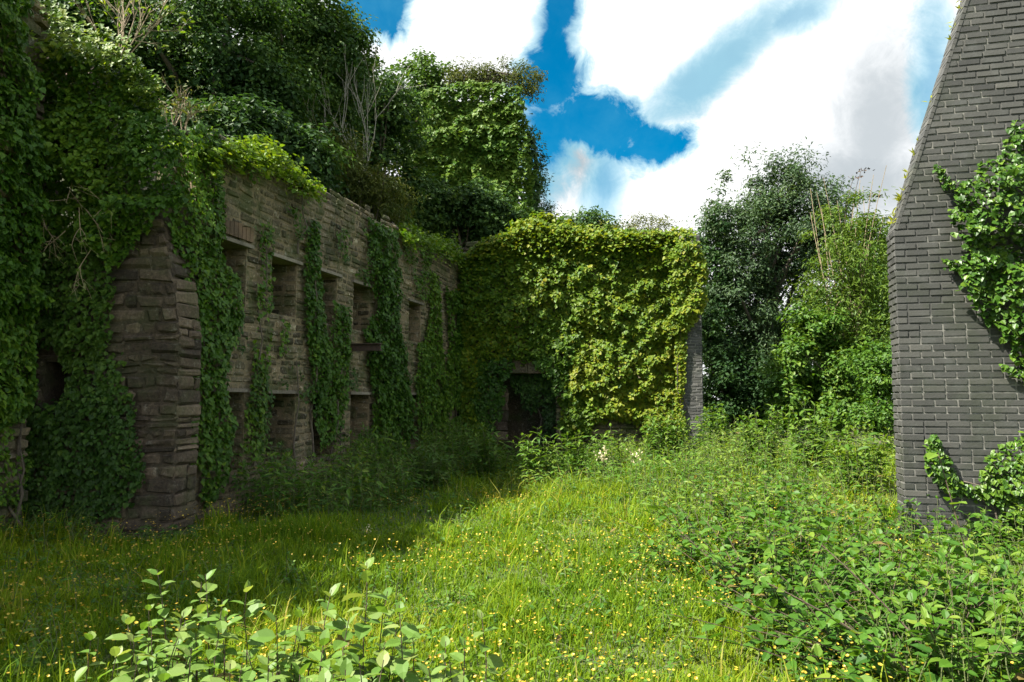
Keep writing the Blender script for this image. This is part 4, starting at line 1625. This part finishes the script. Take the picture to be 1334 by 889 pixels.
under(1500, meadow_low, 1.0, .042, .6, T_OVATE, .03)
under(500, meadow_low, 1.5, .07, .5, T_SPEAR, .05)
uo = lu.build('undergrowth', LM['weed'])
tag(uo, 'knee high nettles and brambles crowding the court edges', 'undergrowth', kind='stuff')
so = su.build('stem', STEM, uo)
so['kind'] = 'stuff'

# separate plants one can point to
tall = [
    (640, 655, 14.6, .98, 14, 'tall upright nettle clump before the dark doorway'),
    (700, 650, 14.4, .85, 12, 'nettle clump just right of the doorway nettles'),
    (742, 640, 15.2, .85, 10, 'slim drooping tipped weed under the creeper wall'),
    (800, 640, 15.4, .82, 10, 'loose weed clump with a drooping top before the sunlit creeper'),
    (866, 640, 16.2, 1.12, 20, 'bushy blue green plant at the left foot of the brick pier'),
    (938, 625, 16.6, 1.0, 14, 'leafy clump right of the brick pier'),
    (560, 660, 13.2, .7, 12, 'shaded weed clump at the foot of the narrow ivy column'),
    (990, 620, 14.0, 1.0, 14, 'pale tipped weed clump on the bank below the willow'),
    (1060, 620, 13.0, 1.0, 14, 'leafy weed clump on the bank below the bright bush'),
    (1120, 640, 11.0, .9, 12, 'weed clump beside the edge of the brick gable wall'),
]
for px, py, Y, h, n, lb in tall:
    q = at(px, py, Y)
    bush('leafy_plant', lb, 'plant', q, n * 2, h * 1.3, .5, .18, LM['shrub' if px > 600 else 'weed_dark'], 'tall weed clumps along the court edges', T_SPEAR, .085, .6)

for px, py, Y, h, n, lb in [
    (1015, 770, 5.9, .95, 22, 'dense dark leaved bramble mound in the middle of the right thicket'),
    (925, 735, 7.4, .8, 16, 'bramble mound at the left tip of the right thicket'),
    (1140, 850, 4.6, .8, 18, 'broad leaved bramble mound at the bottom of the right thicket'),
    (1100, 720, 7.0, .8, 16, 'bramble mound just left of the brick gable wall'),
    (1230, 850, 4.3, .75, 16, 'bramble mound below the foot of the brick gable wall'),
    (1270, 800, 5.2, .8, 16, 'bramble mound in the right corner under the wall ivy'),
    (1000, 690, 9.0, .85, 16, 'bramble mound at the back of the right thicket'),
]:
    q = at(px, py, Y)
    bush('bramble_bush', lb, 'bush', q, n * 2, h, .85, .105, LM['weed'], 'bramble mounds of the right hand thicket', T_OVATE, .075, .45, CANE, .8, .005)

# foreground sallow shoots
fg = [
    (205, 3.7, 735, 'single sallow shoot with a pale tip, leftmost of the foreground shoots', 1, .07),
    (268, 3.6, 742, 'sallow shoot with wide pale leaves next to the leftmost one', 1, .08),
    (322, 3.4, 760, 'leaning sallow shoot with clustered round leaves', 2, .08),
    (392, 3.3, 790, 'short sallow shoot with an arching brown stem', 2, .075),
    (432, 3.3, 760, 'sallow shoot with curled brown edged leaves', 2, .08),
    (478, 3.2, 728, 'tallest foreground sallow shoot with long upright leaves', 2, .095),
    (520, 3.0, 780, 'sallow shoot at the right of the foreground group', 2, .085),
    (350, 2.8, 850, 'low spreading sallow shoot at the bottom edge', 3, .075),
    (250, 2.9, 840, 'low sallow shoot at the bottom left', 3, .075),
    (180, 3.0, 850, 'small sallow shoot at the lower left of the group', 3, .065),
    (450, 2.6, 870, 'sallow sprig with dark leaves at the bottom edge', 3, .08),
    (300, 2.75, 862, 'broad leaved sallow tuft under the leaning shoot at the bottom edge', 4, .08),
    (400, 2.6, 872, 'bushy sallow tuft at the bottom edge below the arching stem', 4, .08),
    (500, 2.7, 850, 'leafy sallow tuft right of the tallest shoot near the bottom edge', 3, .085),
    (215, 2.7, 872, 'pale sallow tuft in the lowest left of the group', 4, .07),
    (290, 3.3, 778, 'leafy sallow shoot filling the gap beside the wide pale leaved shoot', 3, .08),
    (360, 3.2, 800, 'dense sallow shoot between the leaning shoot and the arching one', 3, .085),
    (455, 3.1, 800, 'dense leafy sallow shoot just left of the tallest one', 3, .085),
    (165, 3.3, 800, 'low dark sallow shoot at the left end of the group', 2, .075),
    (535, 3.1, 805, 'upright leafy sallow shoot at the right end of the group', 3, .085),
    (505, 3.3, 765, 'tall leafy sallow shoot just right of the tallest one', 3, .08),
    (240, 3.4, 790, 'bushy sallow shoot below the leftmost pale tipped shoots', 3, .075),
    (560, 2.7, 880, 'tiny sallow sprig at the bottom middle', 2, .06),
]
for px, Y, ytop, lb, n, size in fg:
    n, size = n * 2 + 3, size * 1.1
    top = at(px, ytop, Y)
    gz = float(ground_z(top[0], top[1]))
    root = thing('sallow_shoot', lb, 'plant', 'sallow shoots in the foreground')
    lv = Acc()
    for k in range(n):
        st = Acc()
        o = rng.normal(0, .16, 2) if k else np.zeros(2)
        h = (top[2] - gz) * (1 if k == 0 else rng.uniform(.45, .92))
        ln = rng.normal(0, .06, 2)
        weed(st, lv, (top[0] + o[0] - ln[0], top[1] + o[1] - ln[1], gz), h, ln, size, T_OVATE, .055, .55, r=.0045, pair=1 if n == 1 else 2, start=.3, droop=.3, tip=.6)
        st.build('stem', CANE, root)
    lv.build('leaves', LM['weed_fg'], root)
    settle(root, (top[0], top[1], gz))

# long bramble canes at the right
for (x0, y0, Y0, x1, y1, Y1, lb, size) in [
    (1290, 840, 5.0, 1222, 590, 5.2, 'upright dark cane with big heart shaped leaves before the ivy tongue', .12),
    (1210, 850, 4.2, 1070, 710, 4.6, 'long dark bramble cane slanting across the thicket middle', .07),
    (1170, 860, 4.0, 1000, 760, 4.4, 'lower dark bramble cane slanting to the left', .065),
    (1312, 880, 4.4, 1306, 760, 4.6, 'thin upright cane in the bottom right corner', .08),
    (1292, 840, 4.6, 1190, 770, 4.9, 'bramble cane arching left under the brick gable wall', .065),
    (1160, 690, 7.4, 1130, 640, 7.4, 'short leaning cane beside the gable wall edge', .06),
]:
    a0, a1 = at(x0, y0, Y0), at(x1, y1, Y1)
    g0 = np.array([a0[0] + (a0[0] - a1[0]) * .2, a0[1], float(ground_z(a0[0], a0[1]))])
    root = thing('bramble_cane', lb, 'bramble', 'long dark bramble canes')
    st, lv = Acc(), Acc()
    pts = np.concatenate([bez(g0, a0, np.array([0, 0, .05]), 5)[:-1], bez(a0, a1, np.array([0, 0, .04]), 8)])
    st.tube(pts, np.linspace(.0075, .003, len(pts)), 6)
    m_ = 14
    for k in range(m_):
        q = pts[int(4 + (len(pts) - 5) * k / (m_ - 1))] + rng.normal(0, .01, 3)
        o = rng.normal(0, 1, 3) * np.array([1, 1, .3])
        leaves(lv, q[None], (np.array([0, -.3, 1]) + rng.normal(0, .3, 3))[None], o[None], size * rng.uniform(.7, 1.2), rng.uniform(.4, .9), T_OVATE)
    st.build('stem', CANE, root)
    lv.build('leaves', LM['weed'], root)
    settle(root, tuple(g0))

# cream flower heads along the far weeds
for px, py, lb in ((786, 592, 'left cream flower spike among the far weeds'), (828, 597, 'right cream flower spike among the far weeds'), (478, 694, 'lone pale flower stalk at the shade edge')):
    Y = 15 if py < 650 else 8.6
    top = at(px, py, Y)
    gz = float(ground_z(top[0], top[1]))
    root = thing('flower_spike', lb, 'flower')
    st, lv = Acc(), Acc()
    st.tube(bez(np.array([top[0], top[1], gz]), top, np.array([.03, 0, 0]), 6), np.linspace(.007, .003, 6), 5)
    st.build('stem', STEM, root)
    k = 60
    sc_ = 1.0 if Y > 10 else .4
    P = top + rng.normal(0, .06 * sc_, (k, 3)) * np.array([1, 1, 1.6])
    leaves(lv, P, rnd(k), rnd(k), .06 * sc_, rng.uniform(0, 1, k), T_KITE)
    lv.build('blossom', LM['cream'], root)
    settle(root, (top[0], top[1], gz))
